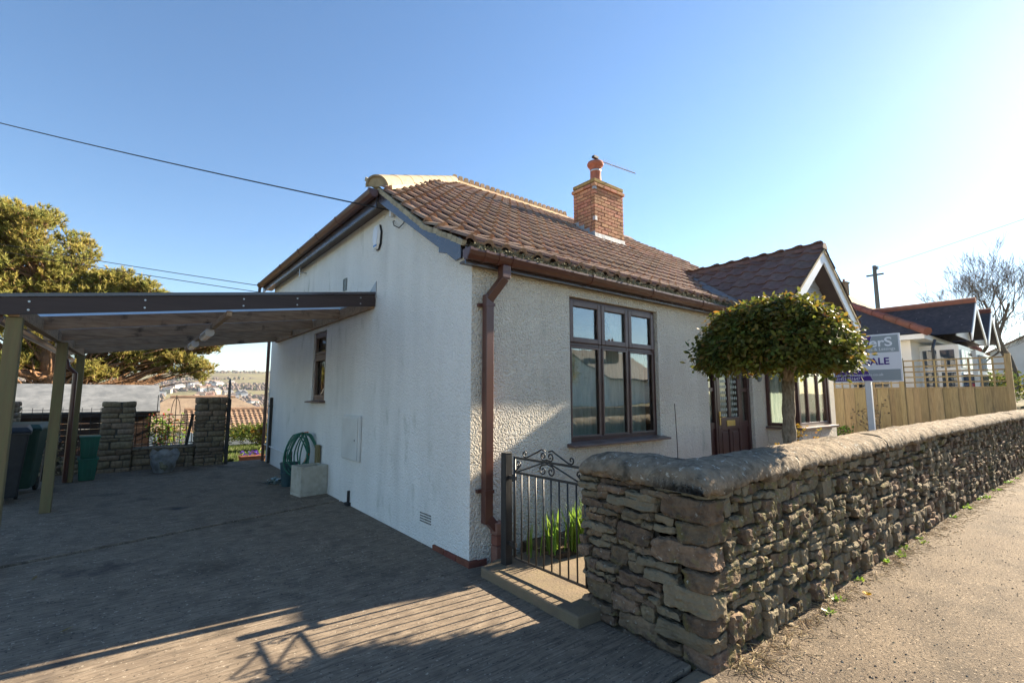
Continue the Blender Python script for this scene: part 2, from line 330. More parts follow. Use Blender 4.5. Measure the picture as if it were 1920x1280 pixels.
# driveway: brushed concrete slabs with open joints over a dark bed
def dz(y): return .011*max(y,0)
mb = MB(); mb.box((-7,-2.05,-.3), (0.02,8.4,-.028)); drive = tag(mb.build('driveway', mat('joint_dirt', (.035,.028,.02), 1, .05, bump=.8, bs=60)), kind='structure')
def slab(poly, name='concrete_slab'):
    m_ = MB(); n = len(poly)
    vs = [(x,y,-.08) for x,y in poly]+[(x,y,dz(y)) for x,y in poly]
    m_.add(vs, [tuple(range(n-1,-1,-1)), tuple(range(n,2*n))]+[(i,(i+1)%n,n+(i+1)%n,n+i) for i in range(n)])
    return m_.build(name, M['conc'], drive, bevel=.012)
jm = (3.242-2.431)/(.019+3.166)
def jy(x, o=0): return 2.431+jm*(x+3.166)+o
slab([(-7,-.02),(-7,jy(-7,-.055)),(.01,jy(.01,-.03)),(.01,-.02)])
slab([(-7,-2.04),(-7,-.0201),(.01,-.0201),(.13,-.03),(.12,-2.04)])
slab([(-7,jy(-7,.055)),(-7,8.3),(.01,8.3),(.01,jy(.01,.03))])
mb = MB()                                                            # kerb edging where the drive meets the wall corner
mb.box((-.28,-2.2,-.2), (.12,-2.061,-.008)); mb.build('edging_stone', M['conc2'], drive, bevel=.02)
# raised threshold and garden path behind the gate
def wob(poly, n=6, a=.012):
    out = []
    for i in range(len(poly)):
        p, q = Vector(poly[i]), Vector(poly[(i+1)%len(poly)])
        for k in range(n):
            t = p.lerp(q, k/n); out.append((t.x+a*N3((t.x*5,t.y*5,1)), t.y+a*N3((t.x*5,t.y*5,9))))
    return out
mb = MB(); mb.prism(wob([(-.045,-.235),(.16,-.16),(.6,-.16),(.6,-.5),(9,-.5),(9,-1.5),(.5,-1.5),(.13,-1.37),(-.075,-1.37)], 8), 'z', -.2, .075)
path = tag(mb.build('garden_path', M['conc2'], bevel=.015), kind='structure')
mb = MB(); mb.prism(wob([(.6,-.5),(9,-.5),(9,0),(.6,0)], 12, .02), 'z', -.2, .11)
tag(mb.build('soil_border', M['soil']), kind='structure')
mb = MB(); mb.prism([(.5,-1.5),(9,-1.5),(17.5,-1.5),(17.5,-1.95),(.5,-1.95)], 'z', -.2, .12); tag(mb.build('front_border', M['soil']), kind='structure')

# ================================================================== BUNGALOW
house = thing('bungalow', (0,0,0), 'white roughcast bungalow with brown tiled roof and red brick chimney', 'house')
def wall_panel(name, axis, a0, a1, z0, top, opens, off, depth, m, parent):
    """vertical wall in plane axis=off with openings (a0,a1,z0,z1), reveals going depth inwards"""
    cuts = sorted({a0, a1, *[o[0] for o in opens], *[o[1] for o in opens], *[p[0] for p in top if a0 < p[0] < a1]})
    m_ = MB()
    def pt(a, z, d=0): return (a, off+d, z) if axis == 'y' else (off+d, a, z)
    for p, q in zip(cuts, cuts[1:]):
        mid = (p+q)/2; zc = z0
        for o in sorted([o for o in opens if o[0] <= mid <= o[1]], key=lambda o: o[2]):
            m_.quad(pt(p,zc), pt(q,zc), pt(q,o[2]), pt(p,o[2])); zc = o[3]
        m_.quad(pt(p,zc), pt(q,zc), pt(q,lerp_tab(top,q)), pt(p,lerp_tab(top,p)))
    for o in opens:
        r = [(o[0],o[2]),(o[1],o[2]),(o[1],o[3]),(o[0],o[3])]
        for i in range(4):
            (a,b),(c,d) = r[i], r[(i+1)%4]; m_.quad(pt(a,b), pt(c,d), pt(c,d,depth), pt(a,b,depth))
    return m_.build(name, m, parent)
FW = (1.28, 2.895, .975, 2.565); DR = (4.10, 5.45, .095, 2.16)
WX, WL_ = 9.05, 7.9
wall_panel('front_wall', 'y', .0, WX, -.15, [(0,2.72),(WX,2.72)], [FW, DR, (5.9,7.26,.97,2.25)], 0, .11, M['wallf'], house)
SW = (4.13, 4.80, 1.40, 2.53)
wall_panel('side_wall', 'x', 0, WL_, -.02, [(0,2.70),(.35,2.93),(1.83,3.88),(WL_,3.88)], [SW], 0, .11, M['wall'], house)
wall_panel('rear_wall', 'y', 0, WX, -3, [(0,3.9),(WX,3.9)], [], WL_, .1, M['wall'], house)
wall_panel('end_wall', 'x', 0, WL_, -1, [(0,2.7),(5.2,6.1),(WL_,4.3)], [], WX, -.1, M['wall'], house)
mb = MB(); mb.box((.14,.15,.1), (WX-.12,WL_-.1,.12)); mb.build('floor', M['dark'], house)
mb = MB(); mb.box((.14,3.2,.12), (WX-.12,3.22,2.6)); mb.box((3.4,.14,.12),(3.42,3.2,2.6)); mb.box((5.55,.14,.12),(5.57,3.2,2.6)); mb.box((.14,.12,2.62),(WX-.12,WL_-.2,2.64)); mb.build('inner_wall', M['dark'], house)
# rendered plinth edge: bare red bricks showing at the corner under the roughcast
pl = MB(); pl.box((-.004,-.004,-.12),(.1,.62,-.021)); pl = pl.build('plinth', M['bmort'], house)
y = -.02
for k in range(3):
    m_ = MB(); m_.box((-.02,y,-.03),(.08,y+.205,.052)); m_.build('brick', M['brickr'], pl, bevel=.006); y += .215
m_ = MB(); m_.box((-.024,-.03,-.03),(.17,-.0205,.05)); m_.build('brick', M['brickr'], pl, bevel=.003)
# ---- roof planes (deck under the tiles)
PROF = [(-.12,2.855),(0,2.92),(.6,3.2),(1.85,4.05),(3.3,5.06),(5.2,6.22)]
HX0, HX1 = -.15, 2.9; VX = 9.3
def hipx(y): return HX0 if y <= 1.85 else HX0+(HX1-HX0)*(y-1.85)/(5.2-1.85)
D = .035
mb = MB()
for (y0,z0),(y1,z1) in zip(PROF, PROF[1:]):
    mb.quad((hipx(y0),y0,z0-D),(VX,y0,z0-D),(VX,y1,z1-D),(hipx(y1),y1,z1-D))
mb.quad((HX0-.02,1.85,4.05-D),(HX1,5.2,6.22-D),(HX0-.02,8.5,4.05-D))
mb.quad((HX0-.02,8.5,4.05-D),(HX1,5.2,6.22-D),(VX,5.2,6.22-D),(VX,8.5,4.05-D))
roof = mb.build('roof', M['tile'], house)
# tile: one roll and one pan, tail lifted over the course below
def tile_mesh(wd, ln, rise, th, name, m):
    xs_ = [0,.10,.22,.36,.5,.60,.72,.86,1.0]
    hs = [0.30,.85,1.0,.85,.30,.06,0,.0,.10]
    m_ = MB(); n = len(xs_); L2 = ln
    for yy, lift in ((0,th),(L2*.5,th*.55),(L2,0.002)):
        for x_, h_ in zip(xs_, hs): m_.v.append((x_*wd, yy, lift+h_*rise))
    for x_, h_ in zip(xs_, hs): m_.v.append((x_*wd, .002, lift*0+h_*rise-.004))
    for r_ in range(2):
        for i in range(n-1): m_.f.append((r_*n+i, r_*n+i+1, (r_+1)*n+i+1, (r_+1)*n+i))
    for i in range(n-1): m_.f.append((3*n+i, 3*n+i+1, i+1, i))
    m_.mi = [0]*len(m_.f)
    return m_.mesh(name, m, smooth=False, fix=False)
TM = tile_mesh(.205, .365, .048, .034, 'tile', M['tile'])
def prof_at(s):
    for (y0,z0),(y1,z1) in zip(PROF, PROF[1:]):
        L_ = math.hypot(y1-y0, z1-z0)
        if s <= L_: return y0+(y1-y0)*s/L_, z0+(z1-z0)*s/L_, math.atan2(z1-z0, y1-y0)
        s -= L_
    return None
GX, GZ = 6.57, 3.98                       # ridge of the front gable
def gable_z(x): return GZ-.74*abs(x-GX)
CH = (5.03, 5.98, 2.88, 3.5)
spots = []
rows = 22
STRIP = 3.42
for r_ in range(rows):
    pr = prof_at(r_*.305)
    if not pr: break
    y0, z0, a = pr
    if y0 > 5.05: break
    if abs(y0-STRIP) < .02: pass
    for c_ in range(int((VX+.12)/.205)+1):
        x0 = -.16+c_*.205
        if x0 < hipx(y0+.15)-.1 and y0 > 1.6: continue
        if x0 > VX-.1: continue
        if gable_z(x0+.1) > z0+.05 and x0 > 5: continue
        if CH[0]-.1 < x0+.0 < CH[1]-.02 and CH[2]-.1 < y0 < CH[3]-.1: continue
        spots.append((x0, y0, z0, a))
cp = camo.location
spots.sort(key=lambda s: (Vector(s[:3])-cp).length)
def place_many(spots, me, parent, nobj, rot, nm='tile'):
    big = MB()
    for i, s in enumerate(spots):
        mtx = Matrix.Translation((s[0]+random.uniform(-.004,.004), s[1]+random.uniform(-.006,.006), s[2]-.012+random.uniform(-.004,.005))) @ rot(s) @ Matrix.Rotation(random.uniform(-.012,.012), 4, 'Z')
        if i < nobj:
            o = bpy.data.objects.new(nm, me); C.objects.link(o); o.parent = parent; o.matrix_local = mtx
        else:
            b = len(big.v); big.v += [tuple(mtx @ v.co) for v in me.vertices]
            for p in me.polygons: big.f.append(tuple(k+b for k in p.vertices)); big.mi.append(0)
    if big.f: tag(big.build('tile_field', me.materials[0], parent, fix=False), kind='stuff')
place_many(spots, TM, roof, 300, lambda s: Matrix.Rotation(s[3], 4, 'X'))
# dark lead strip where the pitch eases
mb = MB()
def psurf(y):
    for (y0,z0),(y1,z1) in zip(PROF, PROF[1:]):
        if y <= y1: return z0+(z1-z0)*(y-y0)/(y1-y0)
mb.bar((hipx(3.4)+.1,3.4,psurf(3.4)+.035),(CH[0],3.4,psurf(3.4)+.035),.20,.02,(0,-.6,.8)); mb.bar((CH[1],3.4,psurf(3.4)+.035),(VX,3.4,psurf(3.4)+.035),.20,.02,(0,-.6,.8))
mb.build('lead_strip', M['dstrip'], house)
# mortar verge along the front slope's left edge
mb = MB()
pv = [prof_at(i*.1) for i in range(0,29)]
for k, p in enumerate(pv[:-1]):
    q = pv[k+1]; j = .012*N3((k*.7,1,1))
    mb.bar((-.155,p[0]+.02,p[1]-.012+j),(-.155,q[0]+.03,q[1]-.012+j),.045,.05)
mb.build('verge_mortar', M['mortar'], house)
# hip tiles, half-round and mortared
mb = MB(); hp0, hp1 = Vector((-.21,1.80,4.05)), Vector((2.95,5.24,6.27))
d = (hp1-hp0).normalized(); rr = d.cross(Vector((0,0,1))).normalized(); uu = rr.cross(d)
nh = 8; hl = (hp1-hp0).length/nh
for k in range(nh):
    m_ = MB(); a_ = hp0+d*(k*hl); b_ = hp0+d*((k+1)*hl+.02); n = 12
    for q, rad in ((a_,.145),(b_,.140)):
        for i in range(n+1):
            t = math.pi*i/n; m_.v.append(q+rr*math.cos(t)*rad+uu*(math.sin(t)*rad-.02))
        for i in range(n+1):
            t = math.pi*i/n; m_.v.append(q+rr*math.cos(t)*(rad-.022)+uu*(math.sin(t)*(rad-.022)-.02))
    s_ = n+1
    for i in range(n):
        m_.f += [(i,i+1,2*s_+i+1,2*s_+i),(s_+i,s_+i+1,3*s_+i+1,3*s_+i),(i,i+1,s_+i+1,s_+i),(2*s_+i,2*s_+i+1,3*s_+i+1,3*s_+i)]
    m_.mi = [0]*len(m_.f); m_.v = [tuple(v) for v in m_.v]
    m_.build('hip_tile', M['hip'], roof, smooth=False)
m_ = MB(); fp = [hp0+d*.02+rr*math.cos(math.pi*i/12)*.125+uu*(math.sin(math.pi*i/12)*.125-.02) for i in range(13)]
bk = [p+d*.1 for p in fp]; m_.add(fp+bk, [tuple(range(13)), tuple(range(25,12,-1))]+[(i,i+1,14+i,13+i) for i in range(12)]+[(12,0,13,25)]); m_.build('hip_end_mortar', M['mortar'], house)
m_ = MB(); m_.bar(hp0+rr*.13-uu*.03+d*.05, hp1+rr*.13-uu*.03, .09, .05, uu); m_.build('hip_bedding', M['mortar'], house)
# crested ridge tiles
x = 2.92; k = 0
while x < VX-.05:
    wd = min(.452, VX-x); m_ = MB()
    m_.prism([(5.2-.15,6.20),(5.2-.025,6.31),(5.2+.025,6.31),(5.2+.15,6.20),(5.2+.15,6.17),(5.2-.15,6.17)], 'x', x, x+wd-.01)
    if x < 6.2:
        for j in range(3):
            cx_ = x+wd*(j+.5)/3; h_ = .115
            m_.prism([(cx_-.066,6.30),(cx_+.066,6.30),(cx_+.066,6.34),(cx_+.05,6.385),(cx_+.05,6.415),(cx_+.018,6.43),(cx_,6.418),(cx_-.018,6.43),(cx_-.05,6.415),(cx_-.05,6.385),(cx_-.066,6.34)], 'y', 5.18, 5.22)
    m_.build('ridge_tile', M['crest'] if x < 6.2 else M['tile2'], roof); x += wd; k += 1
m_ = MB(); m_.prism([(5.02,6.11),(5.06,6.20),(5.2,6.2),(5.2,6.1)], 'x', 2.9, VX); m_.build('ridge_bedding', M['mortar'], house)
# chimney
chx0, chx1, chy0, chy1 = CH; cz0, cz1 = 4.62, 6.02
ch = MB(); ch.box((chx0+.012,chy0+.012,cz0-.2),(chx1-.012,chy1-.012,cz1)); ch = ch.build('chimney', M['bmort'], house)
zc = cz0; k = 0; bh = .0655; bl = .215; bd_ = .1025
def brick(x0,y0,x1,y1,z0,z1,par,m='brick'):
    j = random.uniform(-.003,.003); m_ = MB(); m_.box((x0+j,y0+j,z0),(x1+j,y1+j,z1)); return m_.build('brick', M[m], par, bevel=.006)
while zc < cz1-.02:
    z1_ = zc+bh; last = zc > cz1-.16; e = .03 if last else 0
    X0,X1,Y0,Y1 = chx0-e,chx1+e,chy0-e,chy1+e
    for (y_a,y_b) in ((Y0,Y0+bd_),(Y1-bd_,Y1)):
        x = X0; first = (k % 2)
        while x < X1-.03:
            l_ = bl if not (first and x == X0) else bd_
            xe = min(x+l_, X1)
            if X1-xe < .05: xe = X1
            brick(x, y_a, xe-.011 if xe < X1 else X1, y_b, zc, z1_, ch); x = xe
    for (x_a,x_b) in ((X0,X0+bd_),(X1-bd_,X1)):
        y = Y0+bd_+.011; first = (k+1) % 2
        while y < Y1-bd_-.03:
            l_ = bl if not (first and y == Y0+bd_+.011) else bd_
            ye = min(y+l_, Y1-bd_)
            if Y1-bd_-ye < .05: ye = Y1-bd_
            brick(x_a, y, x_b, ye-.011, zc, z1_, ch); y = ye
    zc += bh+.0115; k += 1
m_ = MB()
m_.prism([(chx0+.03,chy0+.03),(chx1-.03,chy0+.03),(chx1-.03,chy1-.03),(chx0+.03,chy1-.03)],'z',cz1-.03,cz1+.03)
m_.add([(chx0+.02,chy0+.02,cz1+.03),(chx1-.02,chy0+.02,cz1+.03),(chx1-.02,chy1-.02,cz1+.03),(chx0+.02,chy1-.02,cz1+.03),(5.3,3.05,cz1+.11),(5.7,3.05,cz1+.11),(5.7,3.35,cz1+.11),(5.3,3.35,cz1+.11)],[(0,1,5,4),(1,2,6,5),(2,3,7,6),(3,0,4,7),(4,5,6,7)])
m_.build('flaunching', M['mortar'], ch)
# broad weathered oversailing course on top
for (a,b,c_,d_) in ((chx0-.008,chy0-.008,chx1+.008,chy0+.1),(chx0-.008,chy1-.1,chx1+.008,chy1+.008),(chx0-.008,chy0+.101,chx0+.1,chy1-.101),(chx1-.1,chy0+.101,chx1+.008,chy1-.101)):
    m_ = MB(); m_.box((a,b,cz1+.005),(c_,d_,cz1+.085)); m_.build('cap_course', mat('mossy_cap_brick',(.33,.21,.11),.95,.1,var=[(.2,.14,.08),(.40,.33,.12)],vs=12,bump=.6,bs=60,bd=.006), ch, bevel=.01)
px_, py_ = 5.43, 3.19
m_ = MB(); m_.lathe([(.19,0),(.185,.03),(.15,.12),(.122,.2),(.115,.42),(.13,.44),(.13,.47),(.155,.50),(.175,.52),(.185,.56),(.17,.60),(.11,.61),(.10,.58)], 22, (px_,py_,cz1+.06)); m_.build('chimney_pot', M['terra'], ch, smooth=True)
m_ = MB(); m_.lathe([(.119,0),(.122,.005),(.122,.03),(.119,.035)], 22, (px_,py_,cz1+.44)); m_.build('pot_strap', M['steel'], ch, smooth=True)
# lead flashing: stepped on the left, apron in front
m_ = MB()
for k in range(4):
    y0 = chy0+k*.155; zt = psurf(y0)+.10+.08*0
    m_.box((chx0-.006,y0,psurf(y0)-.12),(chx0-.001,y0+.152,psurf(y0)+.17))
m_.box((chx0-.02,chy0-.008,psurf(chy0)-.1),(chx1+.02,chy0-.002,psurf(chy0)+.13))
m_.quad((chx0-.03,chy0-.005,psurf(chy0)+.06),(chx1+.1,chy0-.005,psurf(chy0)+.06),(chx1+.1,chy0-.16,psurf(chy0-.16)+.055),(chx0-.03,chy0-.16,psurf(chy0-.16)+.055))
m_.build('lead_flashing', M['lead'], ch)
for zz in (4.62+.55, 4.62+1.24):
    m_ = MB(); m_.box((chx0-.012,chy0-.014,zz),(chx0+.055,chy0-.003,zz+.09)); m_.box((chx0-.014,chy0-.012,zz+.002),(chx0-.003,chy0+.05,zz+.088)); m_.build('corner_bracket', M['lead'], ch)
# tv aerial strapped to the pot
ae = thing('tv_aerial', (px_,py_,cz1+.5), 'thin metal tv aerial fixed to the chimney pot', 'aerial')
A0, A1 = Vector((.05,-.02,.24)), Vector((.92,-.40,.04))
m_ = MB(); m_.tube([A0,A1],.010,6); m_.build('boom', M['steel'], ae)
m_ = MB(); dd = (A1-A0).normalized(); sd_ = dd.cross(Vector((0,0,1))).normalized()
for k in range(15):
    c_ = A0+dd*(.12+.058*k); L_ = .10-.003*k
    m_.tube([c_-sd_*L_+Vector((0,0,.02)), c_+Vector((0,0,.0)), c_+sd_*L_+Vector((0,0,.02))],.004,4)
m_.build('element', M['steel'], ae)
m_ = MB(); m_.tube([(.02,0,-.03),(.02,0,.3)],.012,6); m_.box((-.08,-.05,.26),(.06,.03,.31)); m_.build('mast', M['iron'], ae)
# ---- side barge board, fascia, soffit, gutters
UP = [(1.86,4.02),(.60,3.165),(.25,3.01),(-.055,2.905)]
LOW = [(-.06,2.712),(.03,2.705),(.19,2.812),(.335,2.856),(.34,2.905),(1.84,3.855)]
mb = MB(); mb.prism(UP+LOW, 'x', -.165, -.14); mb.build('barge_board', M['barge'], house, bevel=.004)
mb = MB(); mb.prism([(1.84,3.865),(.36,2.925),(.36,2.945),(1.84,3.885)], 'x', -.1395, 0.0); mb.build('verge_soffit', M['soff'], house)
mb = MB(); mb.box((-.185,1.862,3.80),(-.165,8.2,4.0)); mb.build('side_fascia', M['barge'], house)
mb = MB(); mb.box((-.164,1.85,3.862),(0.0,8.2,3.878)); mb.build('side_soffit', M['soff'], house)
def gutter(p0, p1, out, zt, name='gutter', w_=.115, h_=.085):
    """square-ogee channel from p0 to p1 (x,y), out = unit vector away from the wall"""
    p0, p1, o_ = Vector((*p0,0)), Vector((*p1,0)), Vector((*out,0)); dd = (p1-p0)
    prof = [(0,0),(0,-.06),(.02,-h_),(.07,-h_),(.10,-.055),(w_,-.02),(w_,0),(w_-.008,0),(w_-.01,-.018),(.093,-.05),(.065,-h_+.008),(.024,-h_+.008),(.008,-.058),(.008,0)]
    m_ = MB(); n = len(prof)
    a = [p0+o_*q[0]+Vector((0,0,zt+q[1])) for q in prof]; b = [p1+o_*q[0]+Vector((0,0,zt+q[1])) for q in prof]
    m_.add(a+b, [(i,(i+1)%n,n+(i+1)%n,n+i) for i in range(n)])
    m_.add([a[i] for i in range(7)],[tuple(range(7))]); m_.add([b[i] for i in range(7)],[tuple(range(7))])
    return m_.build(name, M['brown'], house)
def collar(c, along, out, zt, parent, t=.035, e=.007, drop=.0):
    c, al, o_ = Vector((*c,0)), Vector((*along,0)), Vector((*out,0)); h_ = .085
    prof = [(0,.004),(-e*0,-.06),(.02,-h_-e),(.073,-h_-e),(.10+e,-.055),(.115+e,-.02),(.115+e,.006),(.09,.006)]
    m_ = MB(); n = len(prof)
    a = [c-al*t/2+o_*q[0]+Vector((0,0,zt+q[1])) for q in prof]; b = [c+al*t/2+o_*q[0]+Vector((0,0,zt+q[1])) for q in prof]
    m_.add(a+b, [tuple(range(n)), tuple(range(n,2*n))]+[(i,(i+1)%n,n+(i+1)%n,n+i) for i in range(n)])
    m_.build('gutter_bracket', M['brown'], parent)
sg = gutter((-.187,1.80), (-.187,8.25), (-1,0), 3.99)
for yy in (1.82,3.05,3.95,4.95,6.2,8.1): collar((-.187,yy),(0,1),(-1,0),3.99, sg)
GY = -.105
fg = gutter((-.17,GY), (5.0,GY), (0,-1), 2.775)
for xx in (-.15,.02,.18,.34,1.45,2.55,3.7,4.8): collar((xx,GY),(1,0),(0,-1),2.775, fg)
mb = MB(); mb.box((-.135,GY+.001,2.66),(WX+.1,GY+.02,2.83)); mb.build('front_fascia', M['barge'], house)
mb = MB(); mb.box((-.135,GY+.021,2.672),(WX+.1,0.0,2.69)); mb.build('front_soffit', M['soff'], house)
# moss and grit lying in the front gutter and under the tile tails
mb = MB(); random.seed(3)
for k in range(2600):
    x = random.uniform(-.05,4.7); yy = GY-random.uniform(.01,.11); z = 2.757+random.uniform(0,.062)*(1-abs(yy-GY+.05)/.07*.6); s_ = random.uniform(.006,.022)
    c_ = Vector((x,yy,z)); ps = [c_+Vector((random.gauss(0,1),random.gauss(0,1),random.gauss(0,.7))).normalized()*s_ for _ in range(4)]
    mb.add(ps, [(0,1,2),(0,2,3),(0,3,1),(1,3,2)])
for k in range(2600):
    x = random.uniform(-.1,4.9); yy = -.105-random.uniform(0,.055); z = 2.79+random.uniform(0,.085)*(.7+.5*N3((x*3,1,1))); s_ = random.uniform(.008,.024)
    c_ = Vector((x,yy,z)); ps = [c_+Vector((random.gauss(0,1),random.gauss(0,1),random.gauss(0,.7))).normalized()*s_ for _ in range(4)]
    mb.add(ps, [(0,1,2),(0,2,3),(0,3,1),(1,3,2)])
tag(mb.build('gutter_moss', M['moss'], fg), kind='stuff')
# rain pipe at the corner, with offset and a clay foot
mb = MB()
P_ = [(.262,GY-.06,2.69),(.262,GY-.05,2.56),(.135,-.075,2.38),(.135,-.075,.40)]
mb.bar(P_[0],P_[1],.085,.07,(0,1,0)); mb.bar((.262,GY-.05,2.575),(.135,-.075,2.365),.078,.078,(0,1,0)); mb.bar((.135,-.075,2.41),(.135,-.075,.36),.085,.072,(0,1,0))
mb.bar((.135,-.075,.41),(.215,-.105,.31),.08,.07,(0,1,0))
dp = mb.build('rain_pipe', M['brown'], house, bevel=.006)
for zz in (2.60,): 
    mb = MB(); mb.bar((.262,GY-.05,zz-.03),(.262,GY-.05,zz+.08),.095,.082,(0,1,0)); mb.build('pipe_socket', M['brown'], dp, bevel=.005)
for zz in (2.30,.62):
    mb = MB(); mb.bar((.135,-.075,zz),(.135,-.075,zz+.03),.098,.086,(0,1,0)); mb.box((.06,-.04,zz),(.21,0.0,zz+.03)); mb.build('pipe_clip', M['brown'], dp)
fm = [mat('clay_pipe_%d' % i, c_, .6, .3, var=(c_[0]*.7,c_[1]*.7,c_[2]*.7), vs=12, bump=.2, bs=60) for i, c_ in enumerate([(.26,.13,.095),(.22,.085,.06),(.24,.115,.085)])]
for i,(za,zb,e) in enumerate([(.262,.365,.004),(.170,.258,-.002),(.02,.168,.0)]):
    mb = MB(); mb.box((.185-e,-.155-e,za),(.285+e,-.06+e,zb)); mb.build('pipe_foot', fm[i], dp, bevel=.008)

# ---- windows
def frame_rect(m_, x0,x1,z0,z1, t, y0,y1, t2=None):
    t2 = t2 or t
    m_.box((x0,y0,z0),(x0+t,y1,z1)); m_.box((x1-t,y0,z0),(x1,y1,z1)); m_.box((x0+t+.0005,y0+.0005,z0),(x1-t-.0005,y1,z0+t2)); m_.box((x0+t+.0005,y0+.0005,z1-t2),(x1-t-.0005,y1,z1))
def curtain(x0,x1,z0,z1,y,parent,amp=.025,n=120,f=38,bulge=None):
    m_ = MB()
    for j,z in enumerate((z0,z1)):
        for i in range(n+1):
            x = x0+(x1-x0)*i/n; m_.v.append((x, y+amp*math.sin(x*f+1.3*math.sin(x*7))*(1.2 if j == 0 else .7), z))
    m_.f = [(i,i+1,n+2+i,n+1+i) for i in range(n)]; m_.mi = [0]*n
    return m_.build('curtain', M['curtain'], parent, smooth=True, fix=False)
x0,x1,z0,z1 = FW
mb = MB(); frame_rect(mb, x0,x1,z0,z1,.055,.05,.11); ZT = 2.055
w3 = (x1-x0-.11+.0)/3
mxs = [x0+.055+w3, x0+.055+2*w3]
for mx in mxs: mb.box((mx-.025,.053,z0+.056),(mx+.025,.109,z1-.056))
seg = [x0+.055, mxs[0]-.025, mxs[0]+.025, mxs[1]-.025, mxs[1]+.025, x1-.055]
for i in range(3): mb.box((seg[2*i]+.001,.055,ZT-.03),(seg[2*i+1]-.001,.108,ZT+.03))
win = mb.build('front_window', M['rose'], house, bevel=.006)
for i in range(3):
    a,b = seg[2*i], seg[2*i+1]
    m_ = MB(); frame_rect(m_, a-.02,b+.02,ZT+.012,z1-.035,.058,.030,.052); sa = m_.build('sash', M['rosel'], win, bevel=.006)
    m_ = MB(); m_.box((a+.03,.06,ZT+.05),(b-.03,.064,z1-.08)); m_.build('pane', M['glass'], win)
    m_ = MB(); frame_rect(m_, a,b,z0+.056,ZT-.031,.018,.042,.056); m_.build('glazing_bead', M['rosel'], win)
    m_ = MB(); m_.box((a-.005,.07,z0+.05),(b+.005,.074,ZT-.025)); m_.build('pane', M['glass'], win)
m_ = MB(); m_.prism([(-.105,z0-.035),(-.105,z0-.012),(.05,z0+.012),(.05,z0-.035)], 'x', x0-.06, x1+.07); m_.build('sill', M['rosel'], win, bevel=.004)
curtain(x0+.02,x0+1.05,z0+.05,ZT+.03,.2,win); curtain(x0+1.02,x1-.02,z0+.05,ZT+.03,.22,win,.02)
m_ = MB()
for j in range(13):
    z = ZT+.02+j*.035
    for i in range(13): m_.v.append((x0+.95+.35*i/12-.18*(j/12)**2*(1 if i < 6 else -.2), .19+.03*math.sin(i*2.1), z))
m_.f = [(j*13+i,j*13+i+1,(j+1)*13+i+1,(j+1)*13+i) for j in range(12) for i in range(12)]; m_.mi = [0]*144
m_.build('tied_curtain', M['curtain'], win, smooth=True, fix=False)
# side window
y0,y1,z0,z1 = SW
def frame_rect_x(m_, y0,y1,z0,z1,t,xa,xb):
    m_.box((xa,y0,z0),(xb,y0+t,z1)); m_.box((xa,y1-t,z0),(xb,y1,z1)); m_.box((xa,y0+t+.0005,z0),(xb,y1-t-.0005,z0+t)); m_.box((xa,y0+t+.0005,z1-t),(xb,y1-t-.0005,z1))
mb = MB(); frame_rect_x(mb,y0,y1,z0,z1,.05,.03,.1); mb.box((.031,y0+.051,2.1),(.099,y1-.051,2.16)); swin = mb.build('side_window', M['rosel'], house, bevel=.005)
for za,zb in ((z0+.051,2.099),(2.161,z1-.051)):
    m_ = MB(); frame_rect_x(m_,y0+.051,y1-.051,za,zb,.045,.018,.06); m_.build('sash', M['rosel'], swin, bevel=.004)
    m_ = MB(); m_.box((.07,y0+.06,za+.02),(.074,y1-.06,zb-.02)); m_.build('pane', M['glass'], swin)
m_ = MB(); m_.prism([(-.09,z0-.03),(-.09,z0-.008),(.03,z0+.01),(.03,z0-.03)],'y',y0-.06,y1+.06); m_.build('sill', M['rosel'], swin)
# front door: mahogany door between two narrow side lights
x0,x1,z0,z1 = DR
mb = MB(); frame_rect(mb, x0,x1,z0,z1,.06,.05,.12); D0,D1 = x0+.30,x1-.30
mb.box((D0-.04,.052,z0+.06),(D0,.118,z1-.06)); mb.box((D1,.052,z0+.06),(D1+.04,.118,z1-.06))
dfr = mb.build('door_frame', M['rose'], house, bevel=.006)
for a,b in ((x0+.061,D0-.041),(D1+.041,x1-.061)):
    for q in (((a,.085,z0+.061),(b,.105,.9995)),((a,.07,1.0),(b,.106,1.09)),((a,.07,1.55),(b,.106,1.60))):
        m_ = MB(); m_.box(*q); m_.build('side_panel', M['rose'], dfr)
    for q in (((a+.02,.09,1.09),(b-.02,.094,1.55)),((a+.02,.09,1.60),(b-.02,.094,z1-.061))):
        m_ = MB(); m_.box(*q); m_.build('pane', M['glass'], dfr)
door = MB(); DT = z1-.063; DM = (D0+D1)/2
for a,b,c_,d_ in ((D0+.003,D0+.10,z0+.065,DT),(D1-.10,D1-.003,z0+.065,DT),(D0+.1005,D1-.1005,z0+.065,z0+.25),(D0+.1005,D1-.1005,.98,1.16),(D0+.1005,D1-.1005,DT-.1,DT),(DM-.04,DM+.04,z0+.2505,.9795),(DM-.04,DM+.04,1.1605,DT-.1005)):
    door.box((a,.045,c_),(b,.09,d_))
door = door.build('front_door', M['rose'], house, bevel=.008)
